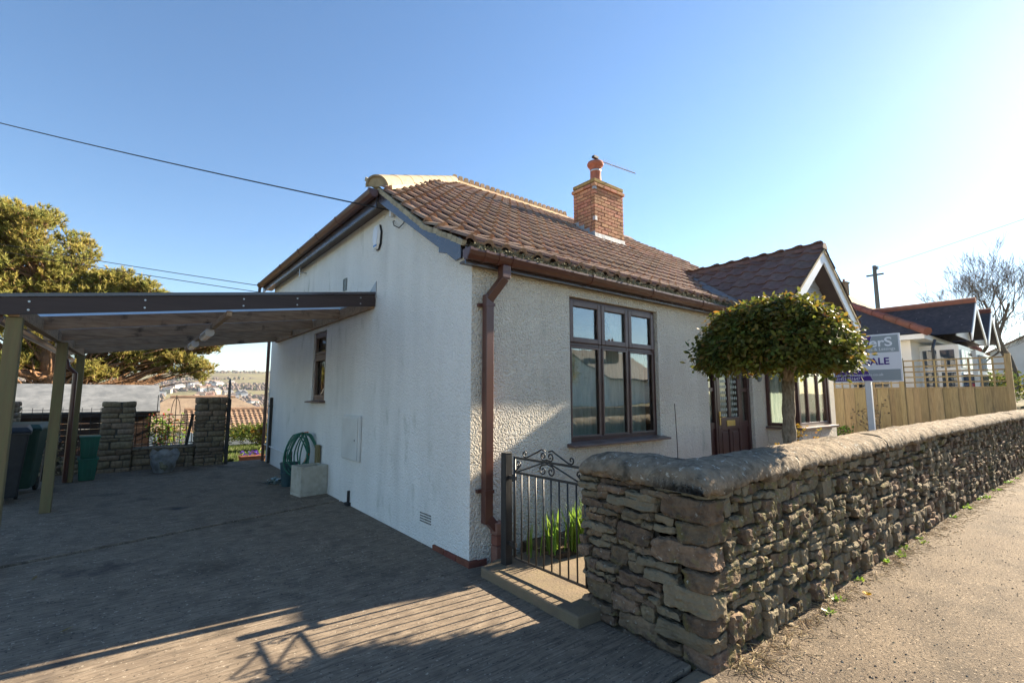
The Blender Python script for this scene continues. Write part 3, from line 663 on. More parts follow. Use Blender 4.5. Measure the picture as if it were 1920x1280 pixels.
for a,b in ((D0+.1,DM-.04),(DM+.04,D1-.1)):
    m_ = MB(); m_.box((a+.001,.065,z0+.251),(b-.001,.08,.979)); m_.box((a+.03,.052,z0+.29),(b-.03,.066,.94)); m_.build('door_panel', M['rose'], door, bevel=.01)
    m_ = MB(); m_.box((a+.001,.066,1.161),(b-.001,.07,DT-.101)); m_.build('pane', glass('obscure_glass',(.75,.82,.8),1.6,.12), door)
    m_ = MB()
    for i in range(4):
        for j in range(9):
            c_ = (a+(b-a)*(i+.5+.25*(j%2))/4.3, .0655, 1.19+j*.085); m_.prism([(c_[0]-.02,c_[2]),(c_[0],c_[2]-.03),(c_[0]+.02,c_[2]),(c_[0],c_[2]+.03)],'y',.0632,.0655)
    m_.build('etched_pattern', M['curtain'], door)
m_ = MB(); frame_rect(m_, DM-.12,DM+.12,1.03,1.115,.012,.034,.046); m_.box((DM-.108,.038,1.042),(DM+.108,.0445,1.103)); m_.build('letter_box', M['brass'], door, bevel=.003)
m_ = MB(); m_.box((D0+.03,.03,1.05),(D0+.06,.044,1.25)); m_.tube([(D0+.045,.03,1.17),(D0+.045,-.0,1.17),(D0+.14,-.0,1.17)],.008,8); m_.build('handle', M['brass'], door)
mb = MB(); mb.box((x0+.02,.32,.1),(x1-.02,.34,2.3)); mb.build('hall_curtain', M['curtain'], dfr)
mb = MB(); mb.lathe([(.001,0),(.10,0),(.11,.006),(.11,.014),(.095,.016),(.001,.016)],24); mb.build('house_plaque', mat('dark_plaque',(.05,.06,.065),.5,.4,var=(.3,.3,.28),vs=25), house, loc=(5.68,0.0,1.82)).rotation_euler = (R(90),0,0)
# ---- square bay with its own gabled roof
bx0,bx1,by = 5.9,7.26,-.50
mb = MB(); mb.prism([(bx0,0),(bx0,by),(bx1,by),(bx1,0),(bx1-.1,0),(bx1-.1,by+.1),(bx0+.1,by+.1),(bx0+.1,0)],'z',-.1,.945); mb.build('bay_wall', M['wallf'], house)
mb = MB(); mb.prism([(bx0,0),(bx0,by),(bx1,by),(bx1,0)],'z',2.25,2.62); mb.build('bay_head', M['whited'], house)
bw = MB()
frame_rect(bw, bx0+.06,bx1-.06,.99,2.25,.06,by+.02,by+.08); 
for k in (1,2): bw.box((bx0+k*(bx1-bx0)/3-.025,by+.021,1.051),(bx0+k*(bx1-bx0)/3+.025,by+.079,2.189))
bw.box((bx0,by,.99),(bx0+.06,by+.06,2.25)); bw.box((bx1-.06,by,.99),(bx1,by+.06,2.25))
frame_rect_x(bw, by+.0605,-.001,.99,2.25,.055,bx0+.005,bx0+.055); frame_rect_x(bw, by+.0605,-.001,.99,2.25,.055,bx1-.055,bx1-.005)
bw = bw.build('bay_window', M['rose'], house, bevel=.006)
for k in range(3):
    a = bx0+k*(bx1-bx0)/3; m_ = MB(); m_.box((a+.03,by+.045,1.05),(a+(bx1-bx0)/3-.03,by+.049,2.19)); m_.build('pane', M['glass'], bw)
for xx in (bx0+.03,bx1-.03):
    m_ = MB(); m_.box((xx,by+.11,1.04),(xx+.004,-.055,2.2)); m_.build('pane', M['glass'], bw)
m_ = MB(); m_.box((bx0-.07,by-.09,.946),(bx1+.07,0.0,.985)); m_.build('sill', M['rosel'], bw, bevel=.006)
curtain(bx0+.08,bx1-.08,1.0,2.2,by+.2,bw,.02,140,45)
m_ = MB()
for j,z in enumerate((1.0,2.2)):
    for i in range(31): m_.v.append((bx0+.16+.015*math.sin(i*1.4), by+.1+i*(.4/30), z))
m_.f = [(i,i+1,32+i,31+i) for i in range(30)]; m_.mi = [0]*30; m_.build('curtain', M['curtain'], bw, smooth=True, fix=False)
# gable roof over the bay
GF = -.79; GE = 1.56
gm = MB(); gbk = 2.2
for s_ in (-1,1):
    e = Vector((GX+s_*GE, 0, GZ-.74*GE)); 
    gm.add([(GX,GF,GZ-.05),(GX+s_*GE,GF,GZ-.05-.74*GE),(GX+s_*GE,0,GZ-.05-.74*GE),(GX+s_*GE,.15,GZ-.05-.74*GE),(GX,1.72,GZ-.05)],[(0,1,2,3,4)])
groof = gm.build('gable_roof', M['tile2'], house)
TM2 = tile_mesh(.30, .36, .042, .024, 'gable_tile', M['tile2'])
ga = math.atan(.74)
for s_ in (-1,1):
    sp = []
    for r_ in range(7):
        L_ = r_*.29; x_ = GX+s_*(GE+.03-L_*math.cos(ga)); z_ = GZ-.74*GE-.02+L_*math.sin(ga)
        for c_ in range(9):
            y_ = GF+c_*.30-.02
            if psurf(max(min(y_+.1,5),-.12)) > z_+.12 and y_ > -.12: continue
            sp.append((x_,y_,z_,0))
    if s_ == -1: place_many(sp, TM2, groof, 300, lambda s: Matrix.Rotation(R(-90),4,'Z') @ Matrix.Translation((-.30,0,0)) @ Matrix.Rotation(ga,4,'X'), 'gable_tile')
    else: place_many(sp, TM2, groof, 0, lambda s: Matrix.Rotation(R(90),4,'Z') @ Matrix.Rotation(ga,4,'X'), 'gable_tile')
y = GF-.03
while y < 1.75:
    m_ = MB(); n = 10
    for yy, rad in ((y,.105),(y+.46,.098)):
        for i in range(n+1):
            t = math.pi*i/n; m_.v.append((GX+math.cos(t)*rad, yy, GZ-.045+math.sin(t)*rad))
    m_.f = [(i,i+1,n+2+i,n+1+i) for i in range(n)]+[tuple(range(n+1))]; m_.mi = [0]*len(m_.f)
    m_.build('gable_ridge_tile', M['tile2'], groof); y += .45
for s_ in (-1,1):
    m_ = MB(); yb = GF+.005
    m_.prism([(GX,GZ-.06),(GX+s_*GE,GZ-.06-.74*GE),(GX+s_*(GE-.03),GZ-.30-.74*GE+.05),(GX+s_*(GE-.14),GZ-.26-.74*GE+.08),(GX,GZ-.27)],'y',yb,yb+.025)
    m_.build('gable_barge', M['whited'], groof)
    m_ = MB(); m_.prism([(GX,GZ-.035),(GX+s_*(GE+.02),GZ-.035-.74*(GE+.02)),(GX+s_*(GE+.02),GZ-.075-.74*(GE+.02)),(GX,GZ-.075)],'y',GF-.015,GF+.004); m_.build('gable_verge_mortar', M['mortar'], groof)
    m_ = MB(); m_.add([(GX,yb+.026,GZ-.20),(GX+s_*GE,yb+.026,GZ-.20-.74*GE),(GX+s_*GE,by+.02,GZ-.20-.74*GE),(GX,by+.02,GZ-.20)],[(0,1,2,3)]); m_.build('gable_soffit', M['soff'], groof)
z = 2.42; k = 0
while z < GZ-.32:
    zt = z+.135; hw0 = min((GZ-.22-z)/.74, GE-.05); hw1 = min((GZ-.22-zt)/.74, GE-.05)
    m_ = MB(); vs_ = [(GX-hw0,by-.022,z),(GX+hw0,by-.022,z),(GX+hw1,by-.004,zt),(GX-hw1,by-.004,zt),(GX-hw0,by+.02,z),(GX+hw0,by+.02,z),(GX+hw1,by+.02,zt),(GX-hw1,by+.02,zt)]
    if z > 2.6: m_.add(vs_, [(0,1,2,3),(4,7,6,5),(0,4,5,1),(1,5,6,2),(2,6,7,3),(3,7,4,0)]); m_.build('cladding_board', M['clad'], groof)
    z = zt
mb = MB(); mb.box((GX-GE+.05,GF+.05,2.56),(GX+GE-.05,0,2.58)); mb.build('bay_soffit', M['soff'], groof)
# valley lead
m_ = MB(); m_.bar((GX-GE+.0,.0,2.95),(GX-.05,1.75,GZ+.0),.16,.015,(-.5,-.4,.8)); m_.build('valley_lead', M['dstrip'], groof)
# ---- small fittings that belong to the wall
mb = MB()
for i in range(9):
    for j in range(4): mb.box((-.004,.68+i*.026,.215+j*.026),(.0,.68+i*.026+.013,.215+j*.026+.013))
mb.build('air_brick', M['dark'], house)
mb = MB(); frame_rect_x(mb,3.30,3.42,3.03,3.21,.014,-.02,-.001); mb.box((-.012,3.314,3.044),(-.002,3.406,3.196)); mb.box((-.018,3.314,3.10),(-.0121,3.406,3.112)); mb.build('wall_vent', mat('grey_vent',(.22,.24,.23),.6,.3), house)
mb = MB(); mb.tube([(0,1.72,3.62),(-.03,1.7,3.6),(-.05,1.62,3.52),(-.04,1.5,3.46),(-.02,1.42,3.5),(0,1.40,3.60)],.006,6); mb.build('cable_loop', M['rubber'], house)
mb = MB(); mb.tube([(-.04,1.72,3.66),(-.04,1.72,3.76)],.03,10); mb.build('cable_insulator', M['white'], house)
mb = MB(); mb.tube([(-.001,5.45,3.72),(-.16,5.45,3.72)],.008,6); mb.tube([(-.08,5.38,3.72),(-.08,5.52,3.72)],.008,6); mb.tube([(-.12,5.45,3.64),(-.12,5.45,3.80)],.008,6); mb.build('wire_bracket', M['steel'], house)
mb = MB(); mb.tube([(-.02,2.88,.03),(-.02,2.88,.22)],.018,8); mb.box((-.05,2.83,.03),(0,2.93,.07)); mb.build('drain_stub', M['black'], house)
mb = MB(); mb.tube([(-.03,8.0,.45),(-.03,7.4,.44),(-.03,5.9,.42)],.011,6); mb.box((-.06,5.82,.37),(0,5.92,.47)); mb.build('white_waste_pipe', M['white'], house)
mb = MB(); mb.box((-.05,7.46,.1),(-.005,7.54,1.45)); mb.box((-.06,7.44,1.25),(-.004,7.56,1.29)); mb.build('gate_jamb', M['bpost'], house)
mb = MB(); mb.tube([(-.25,8.2,3.9),(-.25,8.2,3.75),(-.04,7.97,3.5),(-.04,7.97,.1)],.034,8); mb.tube([(-.1,7.6,3.5),(-.1,7.2,3.42),(-.02,7.2,3.42)],.025,8); mb.build('rear_rain_pipe', M['brown'], house)
# ================================================================== DRY STONE WALL
random.seed(11)
swall = thing('stone_wall', (.15,-2.15,-.02), 'low dry stone wall with rounded concrete coping along the pavement', 'wall')
SW_O = Vector((.15,-2.15,-.02))
def yface(x): return -2.15-.0016*max(x,0)**2
def wall_top(x): return .93+.006*x
# unit grid cube -> rounded rough stone
def grid_cube(n):
    idx = {}; vs = []; fs = []
    def vid(p):
        k = tuple(round(c, 5) for c in p)
        if k not in idx: idx[k] = len(vs); vs.append(Vector(p))
        return idx[k]
    for ax in range(3):
        for sgn in (-1,1):
            for i in range(n):
                for j in range(n):
                    q = []
                    for a,b in ((i,j),(i+1,j),(i+1,j+1),(i,j+1)):
                        p = [0,0,0]; p[ax] = sgn; p[(ax+1)%3] = -1+2*a/n; p[(ax+2)%3] = -1+2*b/n; q.append(vid(p))
                    fs.append(tuple(q if sgn > 0 else q[::-1]))
    return vs, fs
GC = {n: grid_cube(n) for n in (2,3,5,6,8)}
def stone_geo(c, h, seed, n=5, rough=.012, power=5, tilt=0, yaw=0):
    vs, fs = GC[n]; out = []; off = Vector((seed*3.1, seed*1.7, seed*.9))
    cj = {(a,b,c): Vector((random.uniform(-.13,.13),random.uniform(-.08,.08),random.uniform(-.16,.16))) for a in (0,1) for b in (0,1) for c in (0,1)}
    rm = Matrix.Rotation(yaw,3,'Z') @ Matrix.Rotation(tilt,3,'Y')
    for v in vs:
        r_ = (abs(v.x)**power+abs(v.y)**power+abs(v.z)**power)**(1/power)
        p = v/r_
        # wedge and skew so no two outlines are alike
        u, v_, w_ = (p.x+1)/2, (p.y+1)/2, (p.z+1)/2; jj = Vector()
        for (ka,kb,kc), dj in cj.items(): jj += dj*((u if ka else 1-u)*(v_ if kb else 1-v_)*(w_ if kc else 1-w_))
        p = p+jj; q = Vector((p.x*h[0], p.y*h[1], p.z*h[2]))
        k = noise.noise_vector(q*10+off)*rough*1.0+noise.noise_vector(q*27+off)*rough*.8+noise.noise_vector(q*60+off)*rough*.45
        q = q+k; out.append(c+rm@q)
    return out, fs
ns = [0]; stuff = MB()
stones = []
def add_stone(c, h, n=5, rough=.012, power=5, tilt=0, yaw=0):
    stones.append((Vector(c), h, n, rough, power, tilt, yaw))
# corner quoins: heights and how far each reaches along the pavement face / along the return face
qz = -.06; QU = []
random.seed(21)
qh = [.13,.10,.085,.13,.115,.14,.115,.13,.075,.11,.06]
for i, h_ in enumerate(qh):
    lx, ly = (random.uniform(.26,.34), random.uniform(.15,.2)) if i % 2 == 0 else (random.uniform(.14,.19), random.uniform(.28,.38))
    if qz+h_ > .99: h_ = .99-qz
    QU.append((qz, qz+h_, lx, ly)); qz += h_
    j = random.uniform(-.012,.014)
    add_stone((.15+lx/2-.01+j, -2.15+ly/2-.01+j, QU[-1][0]+h_/2), (lx/2+.006, ly/2+.006, h_/2-.003), 8, .012, 12, random.uniform(-.03,.03), random.uniform(-.06,.06))
def qext(z, ax):
    for a,b,lx,ly in QU:
        if a <= z <= b: return lx if ax == 'x' else ly
    return .15
def course_wave(s, z, k): return .030*N3((s*1.6, z*2.2, k))+.010*N3((s*6, z*4, k+5))
def lay(face, s_end, top, hmin, hmax, wmin, wmax, nfun):
    z = -.07; k = 0; blocked = []
    hs = []
    while z < top+.02:
        h_ = random.uniform(hmin, hmax)*(1.25 if z < .15 else 1); hs.append((z, h_)); z += h_
    for k,(z,h_) in enumerate(hs):
        nxt = []; s = qext(z+h_/2, face)-.0+random.uniform(0,.02)
        while s < s_end:
            bl_ = [b for b in blocked if b[0]-.02 <= s < b[1]]
            if bl_: s = bl_[0][1]+.002; continue
            wd = random.uniform(wmin, wmax)*random.choice((.6,.9,1,1.25)); wd = min(wd, s_end-s+.04)
            for b in blocked:
                if s < b[0] < s+wd: wd = b[0]-s
            if wd < .035: s += max(wd,.01); continue
            hh = h_
            if k+1 < len(hs) and random.random() < .16 and wd > .07: hh = h_+hs[k+1][1]; nxt.append((s, s+wd))
            zz = z+hh/2+course_wave(s+wd/2, z, 3 if face == 'x' else 8)
            tp_ = top if face == 'y' else wall_top(s)
            if zz-hh/2 < tp_+.015:
                if zz+hh/2 > tp_+.06: hh2 = max(.03, tp_+.06-(zz-hh/2)); zz = zz-hh/2+hh2/2; hh = hh2
                dp_ = .09; pr = random.uniform(-.026,.022); tl = random.uniform(-.09,.09)
                if face == 'x': add_stone((.15+s+wd/2, yface(.15+s+wd/2)+dp_-.01-pr, zz), (wd/2-.004, dp_, hh/2-.0045), nfun(s), .012 if wd > .1 else .009, random.choice((8,11,16)), tl)
                else: add_stone((.15+dp_-.01-pr, -2.15+s+wd/2, zz), (dp_, wd/2-.003, hh/2-.004), nfun(s), .013, random.choice((9,12,16)), 0, tl*.3)
            s += wd
        blocked = nxt
lay('y', .925, .93, .032, .072, .13, .32, lambda s: 8)
lay('x', 17.2, .93, .038, .078, .10, .24, lambda s: 6 if s < 2.5 else 5 if s < 5 else (3 if s < 9 else 2))
# foundation boulders seen low on the return face
stones.sort(key=lambda s: (s[0]-cp).length/(s[1][0]+s[1][1]+s[1][2])**.5)
for i, (c, h, n, ro, po, tl, yw) in enumerate(stones):
    if i < 300:
        m_ = MB(); vs_, fs_ = stone_geo(Vector(), h, i, n, ro, po, tl, yw); m_.add(vs_, fs_)
        m_.build('stone', M['stone'], swall, smooth=False, loc=c-SW_O, fix=False)
    else:
        vs_, fs_ = stone_geo(c-SW_O, h, i, min(n,3), ro, po, tl, yw); stuff.add(vs_, fs_)
tag(stuff.build('stone_field', M['stone'], swall, smooth=False, fix=False), kind='stuff')
core = MB()
core.prism([(.20-.15,-1.27+2.15),(.20-.15,-2.13+2.15),(.48-.15,-2.10+2.15),(.48-.15,-1.27+2.15)],'z',-.05,1.0)
nx = 24
a = []; 
for i in range(nx+1):
    x = .2+17*i/nx; a.append((x-.15, yface(x)+2.15+.06))
b = [(p[0], p[1]+.29) for p in a]
core.prism(a+b[::-1],'z',-.04,1.0)
core.build('wall_core', M['stone_core'], swall)
# coping: barrel-topped concrete cast in place, lip sagging unevenly over the stones
def coping(p0, p1, wid, zb, ht, seed, curve=None, steps=60, ends=(0,0)):
    m_ = MB(); p0, p1 = Vector(p0), Vector(p1); dd = (p1-p0); L_ = dd.length; dn = dd.normalized(); sdv = Vector((dn.y,-dn.x,0)); n = 20
    for i in range(steps+1):
        t = i/steps; c_ = p0+dd*t
        if curve: c_.y = curve(c_.x)
        e = 1.0
        for u, amt in ((t*L_, ends[0]), ((1-t)*L_, ends[1])):
            if amt and u < amt: e = min(e, .55+.45*math.sqrt(max(0,1-(1-u/amt)**2)))
        zbl = zb(c_.x)
        for j in range(n+1):
            a_ = math.pi*j/n; ca, sa = math.cos(a_), math.sin(a_)
            xx = math.copysign(abs(ca)**.75, ca)*wid/2; zz = sa**.85*ht*e
            q = c_+sdv*xx; q.z = zbl+zz
            if j in (0,n): q.z -= .012+.03*N3((q.x*4.3,q.y*4.3,seed))+.03*N3((q.x*13,q.y*13,seed))
            nv = noise.noise_vector(Vector((q.x*5,q.y*5,q.z*5+seed)))*.014+noise.noise_vector(Vector((q.x*17,q.y*17,q.z*17+seed)))*.009+noise.noise_vector(Vector((q.x*48,q.y*48,q.z*48+seed)))*.005
            m_.v.append(tuple(q+nv))
        for u_ in (-.36,.36):
            q = c_-sdv*u_*wid; m_.v.append((q.x,q.y,zbl-.03))
    w_ = n+3
    for i in range(steps):
        for j in range(w_):
            m_.f.append((i*w_+j, i*w_+(j+1)%w_, (i+1)*w_+(j+1)%w_, (i+1)*w_+j))
    m_.f += [tuple(range(w_-1,-1,-1)), tuple(range(steps*w_,(steps+1)*w_))]
    m_.mi = [0]*len(m_.f); m_.v = [tuple(Vector(v)-SW_O) for v in m_.v]
    o = m_.build('coping', M['cope'], swall, smooth=True); return o
coping((.325,-1.98,0),(.325,-1.21,0),.42,lambda x:.955,.125,2,None,60,(0,.16))
seg_x = [.10,3.4,7.0,11.2,17.3]
for a_,b_ in zip(seg_x, seg_x[1:]):
    coping((a_+.004,-2.0,0),(b_-.004,-2.05,0),.43,lambda x: wall_top(x)+.022,.125,4+a_,lambda x: yface(x)+.165,int((b_-a_)*42),(.14 if a_ < .2 else 0,0))
# twigs, straw and weeds along the wall foot
random.seed(5); mb = MB(); mw = MB()
for k in range(1500):
    x = .3+random.random()**1.5*13; y = yface(x)-.02-abs(random.gauss(0,.09)); L_ = random.uniform(.03,.11); a_ = random.uniform(0,6.28)
    p = Vector((x,y,-.017)); q = p+Vector((math.cos(a_)*L_,math.sin(a_)*L_,random.uniform(0,.02))); mid = (p+q)/2+Vector((0,0,random.uniform(.0,.015)))
    mb.tube([p,mid,q],random.uniform(.001,.0022),3,False)
lit = tag(mb.build('litter', M['straw'], fix=False), 'dry twigs and straw blown against the wall foot', 'litter', kind='stuff')
for k in range(26):
    x = random.choice((1.6,2.2,2.9,3.6,4.4,5.5,6.5,7.6,8.5,9.5,10.4))+random.gauss(0,.15); y = yface(x)-.03-random.random()*.07
    for j in range(16):
        a_ = random.uniform(0,6.28); L_ = random.uniform(.02,.06); d_ = Vector((math.cos(a_),math.sin(a_),random.uniform(.4,1.4))).normalized()
        p = Vector((x,y,-.02))+Vector((random.gauss(0,.02),random.gauss(0,.015),0)); s_ = d_.cross(Vector((0,0,1))).normalized()*.008
        mw.add([p-s_*.4,p+s_*.4,p+d_*L_*.6+s_,p+d_*L_,p+d_*L_*.6-s_],[(0,1,2,3,4)])
tag(mw.build('wall_foot_weeds', M['blade'], fix=False), 'tufts of green weed at the foot of the stone wall', 'weeds', kind='stuff')
mb = MB(); 
for k in range(10):
    a_ = k*.63; mb.add([(2.02,-2.34,-.01),(2.02+.03*math.cos(a_),-2.34+.03*math.sin(a_),.005),(2.02+.03*math.cos(a_+.5),-2.34+.03*math.sin(a_+.5),.01)],[(0,1,2)])
tag(mb.build('dandelion', M['chip'], fix=False), 'single yellow dandelion flower on the pavement edge', 'flower')
# fallen leaves and grit on drive and pavement
random.seed(8); mb = MB()
for k in range(6000):
    if k < 160: x, y, z = random.uniform(-3.6,-.1), random.uniform(-1.6,7.5), 0; z = dz(y)+.003
    else:
        x = .35+random.random()**1.7*8; y = yface(x)-.03-abs(random.gauss(0,.75)); z = -.017
        if y < -4.3: continue
    s_ = random.uniform(.0015,.004) if random.random() < .93 else random.uniform(.005,.009); a_ = random.uniform(0,6.28); c_ = Vector((x,y,z))
    ps = [c_+Vector((s_*math.cos(a_+t)*random.uniform(.6,1.3), s_*math.sin(a_+t)*random.uniform(.6,1.3), 0)) for t in (0,1.6,3.1,4.7)]+[c_+Vector((0,0,s_*.8))]
    mb.add(ps,[(0,1,4),(1,2,4),(2,3,4),(3,0,4)])
tag(mb.build('loose_grit', mat('pale_grit', (.33,.26,.18), .9, .2, island=.5), fix=False), 'loose stone grit scattered on drive and pavement', 'grit', kind='stuff')
mb = MB(); 
for (x,y,a_) in ((-2.62,.62,.4),(-2.9,1.9,1.2),(-3.05,1.5,2.2)):
    c_ = Vector((x,y,dz(y)+.006)); u = Vector((math.cos(a_),math.sin(a_),0)); v = Vector((-u.y,u.x,0))
    mb = MB(); mb.add([c_-u*.035,c_+v*.012+Vector((0,0,.004)),c_+u*.04+Vector((0,0,.012)),c_-v*.012+Vector((0,0,.006))],[(0,1,2,3)])
    tag(mb.build('fallen_leaf', M['leafy'], fix=False), 'small dry leaf lying on the shaded concrete drive', 'leaf', 'leaves fallen on the drive')

# ================================================================== GARDEN GATE
gx = .17
gate = thing('garden_gate', (gx,-.42,.13), 'black wrought iron garden gate with scrolls and upright bars', 'gate')
G0, G1 = 0.0, -.80                      # hinge side / latch side along y, local
for yy in (0,G1):
    mb = MB(); mb.tube([(0,yy,.02),(0,yy,.84)],.011,8); mb.build('stile', M['iron'], gate, smooth=True)
for z in (.02,.71,.83):
    mb = MB(); mb.bar((0,0,z),(0,G1,z),.010,.018); mb.build('rail', M['iron'], gate)
for k in range(1,9):
    y = G1*k/9; mb = MB(); mb.tube([(0,y,.025),(0,y,.705)],.0065,8); mb.build('bar', M['iron'], gate, smooth=True)
def scroll(c, r0, turns, a0, sgn, n=26):
    out = []
    for i in range(n+1):
        t = i/n; r_ = r0*(1-t*.80); a_ = a0+sgn*turns*2*math.pi*t; out.append((0, c[0]+r_*math.cos(a_), c[1]+r_*math.sin(a_)))
    return out
def flat(pts, par, name='scroll'):
    m_ = MB(); m_.tube(pts,.0062,6); m_.build(name, M['iron'], par, smooth=True)
mid = G1/2
for s_ in (1,-1):
    c_ = (mid+s_*.045, .765); flat([(0,mid,.835),(0,mid+s_*.004,.815)]+scroll(c_,.042,1.25,math.pi/2 if s_ > 0 else math.pi/2,-s_), gate)
    c_ = (mid+s_*.038, .875); flat([(0,mid,.84),(0,mid,.85)]+scroll(c_,.034,1.2,-math.pi/2,s_), gate)
    flat([(0,mid+s_*.02,.912),(0,mid+s_*.06,.925),(0,mid+s_*.11,.90),(0,mid+s_*.24,.845)]+scroll((mid+s_*.265,.872),.030,1.05,-math.pi/2-s_*.6,s_), gate)
    flat([(0,mid+s_*.03,.826),(0,mid+s_*.36,.718)], gate, 'brace')
for s_, y in ((1,-.012),(-1,G1+.012)):
    flat([(0,y-s_*.0,.72)]+scroll((y-s_*.035,.775),.032,1.1,math.pi/2+s_*math.pi/2,-s_)[::1], gate)
for z in (.12,.66):
    mb = MB(); mb.bar((0,.075,z),(0,-.02,z),.018,.03); mb.tube([(0,.02,z-.03),(0,.02,z+.03)],.011,8); mb.build('hinge', M['iron'], gate)
gp = MB(); gp.box((gx-.035,-.345,.07),(gx+.035,-.275,.985)); gp.box((gx-.037,-.347,.985),(gx+.037,-.273,.992))
tag(gp.build('gate_post', M['bpost'], bevel=.008), 'square black timber post carrying the gate hinges', 'post')
# ================================================================== DAFFODILS AND BORDER PLANTS
random.seed(31)
def blades(name, centres, label, m, group='clumps of daffodil leaves', hmin=.2, hmax=.42):
    for (x,y,n_,sc_) in centres:
        mb = MB()
        for k in range(n_):
            a_ = random.uniform(0,6.28); lean = random.uniform(.03,.32); L_ = random.uniform(hmin,hmax)*sc_; wd = random.uniform(.005,.009)
            b0 = Vector((random.gauss(0,.04),random.gauss(0,.035),0)); dr = Vector((math.cos(a_),math.sin(a_),0)); s_ = Vector((-dr.y,dr.x,0))*wd; pts = []
            for j in range(6):
                t = j/5; pts.append(b0+dr*lean*L_*t*t*1.3+Vector((0,0,L_*t*(1-.10*lean*t))))
            vs_ = []
            for j,p in enumerate(pts):
                w_ = 1 if j < 4 else (.75 if j == 4 else .1); vs_ += [p-s_*w_, p+s_*w_]
            mb.add(vs_, [(2*j,2*j+1,2*j+3,2*j+2) for j in range(5)])
        tag(mb.build(name, m, fix=False, loc=(x,y,.1)), label, 'plant', group)
blades('daffodil_clump', [(.62,-.38,34,1)], 'small clump of green daffodil leaves nearest the gate hinge', M['blade'])
blades('daffodil_clump', [(.84,-.47,110,1.0)], 'wide clump of green daffodil leaves in the middle behind the gate', M['blade'])
blades('daffodil_clump', [(1.03,-.52,130,1.1)], 'tallest clump of green daffodil leaves beside the wall end', M['blade'])
blades('daffodil_clump', [(.42,-.36,9,.7)], 'few short daffodil leaves close to the house wall', M['blade'])
mb = MB(); mb.tube([(3.10,-.1,.1),(3.11,-.09,.9),(3.10,-.08,1.38)],.006,6); tag(mb.build('garden_cane', M['twig']), 'thin bare garden cane standing before the front wall', 'cane')
mb = MB()
for k in range(60):
    x = random.uniform(.55,1.4); y = -random.uniform(.05,.5); s_ = random.uniform(.012,.03); a_ = random.uniform(0,6.28); c_ = Vector((x,y,.118))
    u = Vector((math.cos(a_),math.sin(a_),random.uniform(-.2,.5)))*s_; v = Vector((-math.sin(a_),math.cos(a_),0))*s_*.6
    mb.add([c_-u,c_+v,c_+u,c_-v],[(0,1,2,3)])
tag(mb.build('leaf_litter', M['straw'], fix=False), 'dead leaves lying on the border soil behind the gate', 'litter', kind='stuff')

# ================================================================== STANDARD TREE IN THE FRONT GARDEN
random.seed(17)
TX, TY = 2.53, -1.68
TK = .775
def tz(v): return Vector((v[0]*TK, v[1]*TK, ((v[2]+.1)-1.472)*TK+1.472-.1))
tree = thing('umbrella_tree', (TX,TY,.1), 'small umbrella shaped evergreen standard tree behind the stone wall', 'tree')
mb = MB(); tp = [(-.02,0,-.1),(.0,0,.3),(-.03,.01,.8),(-.035,0,1.1),(.0,0,1.35),(.045,.01,1.62),(.0,0,1.95)]
pts = []; rad = []
for i in range(len(tp)-1):
    for j in range(4):
        t = j/4; p = Vector(tp[i]).lerp(Vector(tp[i+1]), t); pts.append(p); rad.append(.078-.010*(i+t)/6+.016*N3((p.z*7,1,2)))
mb.tube([tz(q) if q.z > 0 else q for q in pts], [r_*TK for r_ in rad], 12); tr = mb.build('trunk', M['bark'], tree, smooth=True)
mb = MB(); crown_c = []
for k in range(26):
    a_ = k*2.399+random.uniform(-.3,.3); R_ = random.uniform(.3,.80); zt = 2.42-.50*R_*R_+random.uniform(-.1,.12)
    e = Vector((R_*math.cos(a_), R_*math.sin(a_), zt-.1)); s0 = Vector((.03,0,random.uniform(1.55,1.9)))
    m1 = s0.lerp(e,.5)+Vector((0,0,.22)); tip = e+Vector((.10*math.cos(a_),.10*math.sin(a_),-.28))
    ps = [s0, s0.lerp(m1,.5)+Vector((0,0,.05)), m1, m1.lerp(e,.5)+Vector((0,0,.04)), e, tip]; mb.tube([tz(q)+Vector((-.06,0,0)) for q in ps],[.026,.02,.014,.010,.006,.003],6)
mb.build('branch', M['bark'], tree, smooth=True)
def leaf(m_, p, d, nrm, L_, wd):
    s_ = d.cross(nrm).normalized()*wd; up = nrm*L_*.06
    m_.add([p, p+d*L_*.35+s_-up*.2, p+d*L_*.75+s_*.75, p+d*L_-up, p+d*L_*.75-s_*.75, p+d*L_*.35-s_-up*.2, p+d*L_*.5+up*.0-nrm*L_*.05],
           [(0,1,6),(1,2,6),(2,3,6),(3,4,6),(4,5,6),(5,0,6)])
mb = MB()
def rz_top(rr): return 2.44-.40*rr**2.4
cl = []
for k in range(1500):
    rr = math.sqrt(random.random())*1.0; a_ = random.uniform(0,6.28)
    ex = 1+.09*math.sin(3*a_+1)+.06*math.sin(5*a_)+.10*N3((math.cos(a_)*3,math.sin(a_)*3,2))
    x, y = .77*rr*ex*math.cos(a_), .77*rr*ex*math.sin(a_)
    top = rz_top(rr)+.13*N3((x*2.6,y*2.6,4)); z = top if random.random() < .62 else random.uniform(1.77+.06*N3((x*4,y*4,1)), top)
    if rr > .82: z = random.uniform(1.70+.13*N3((x*4,y*4,7)), top)
    cl.append(tz((x-.33,y-.0,z)))
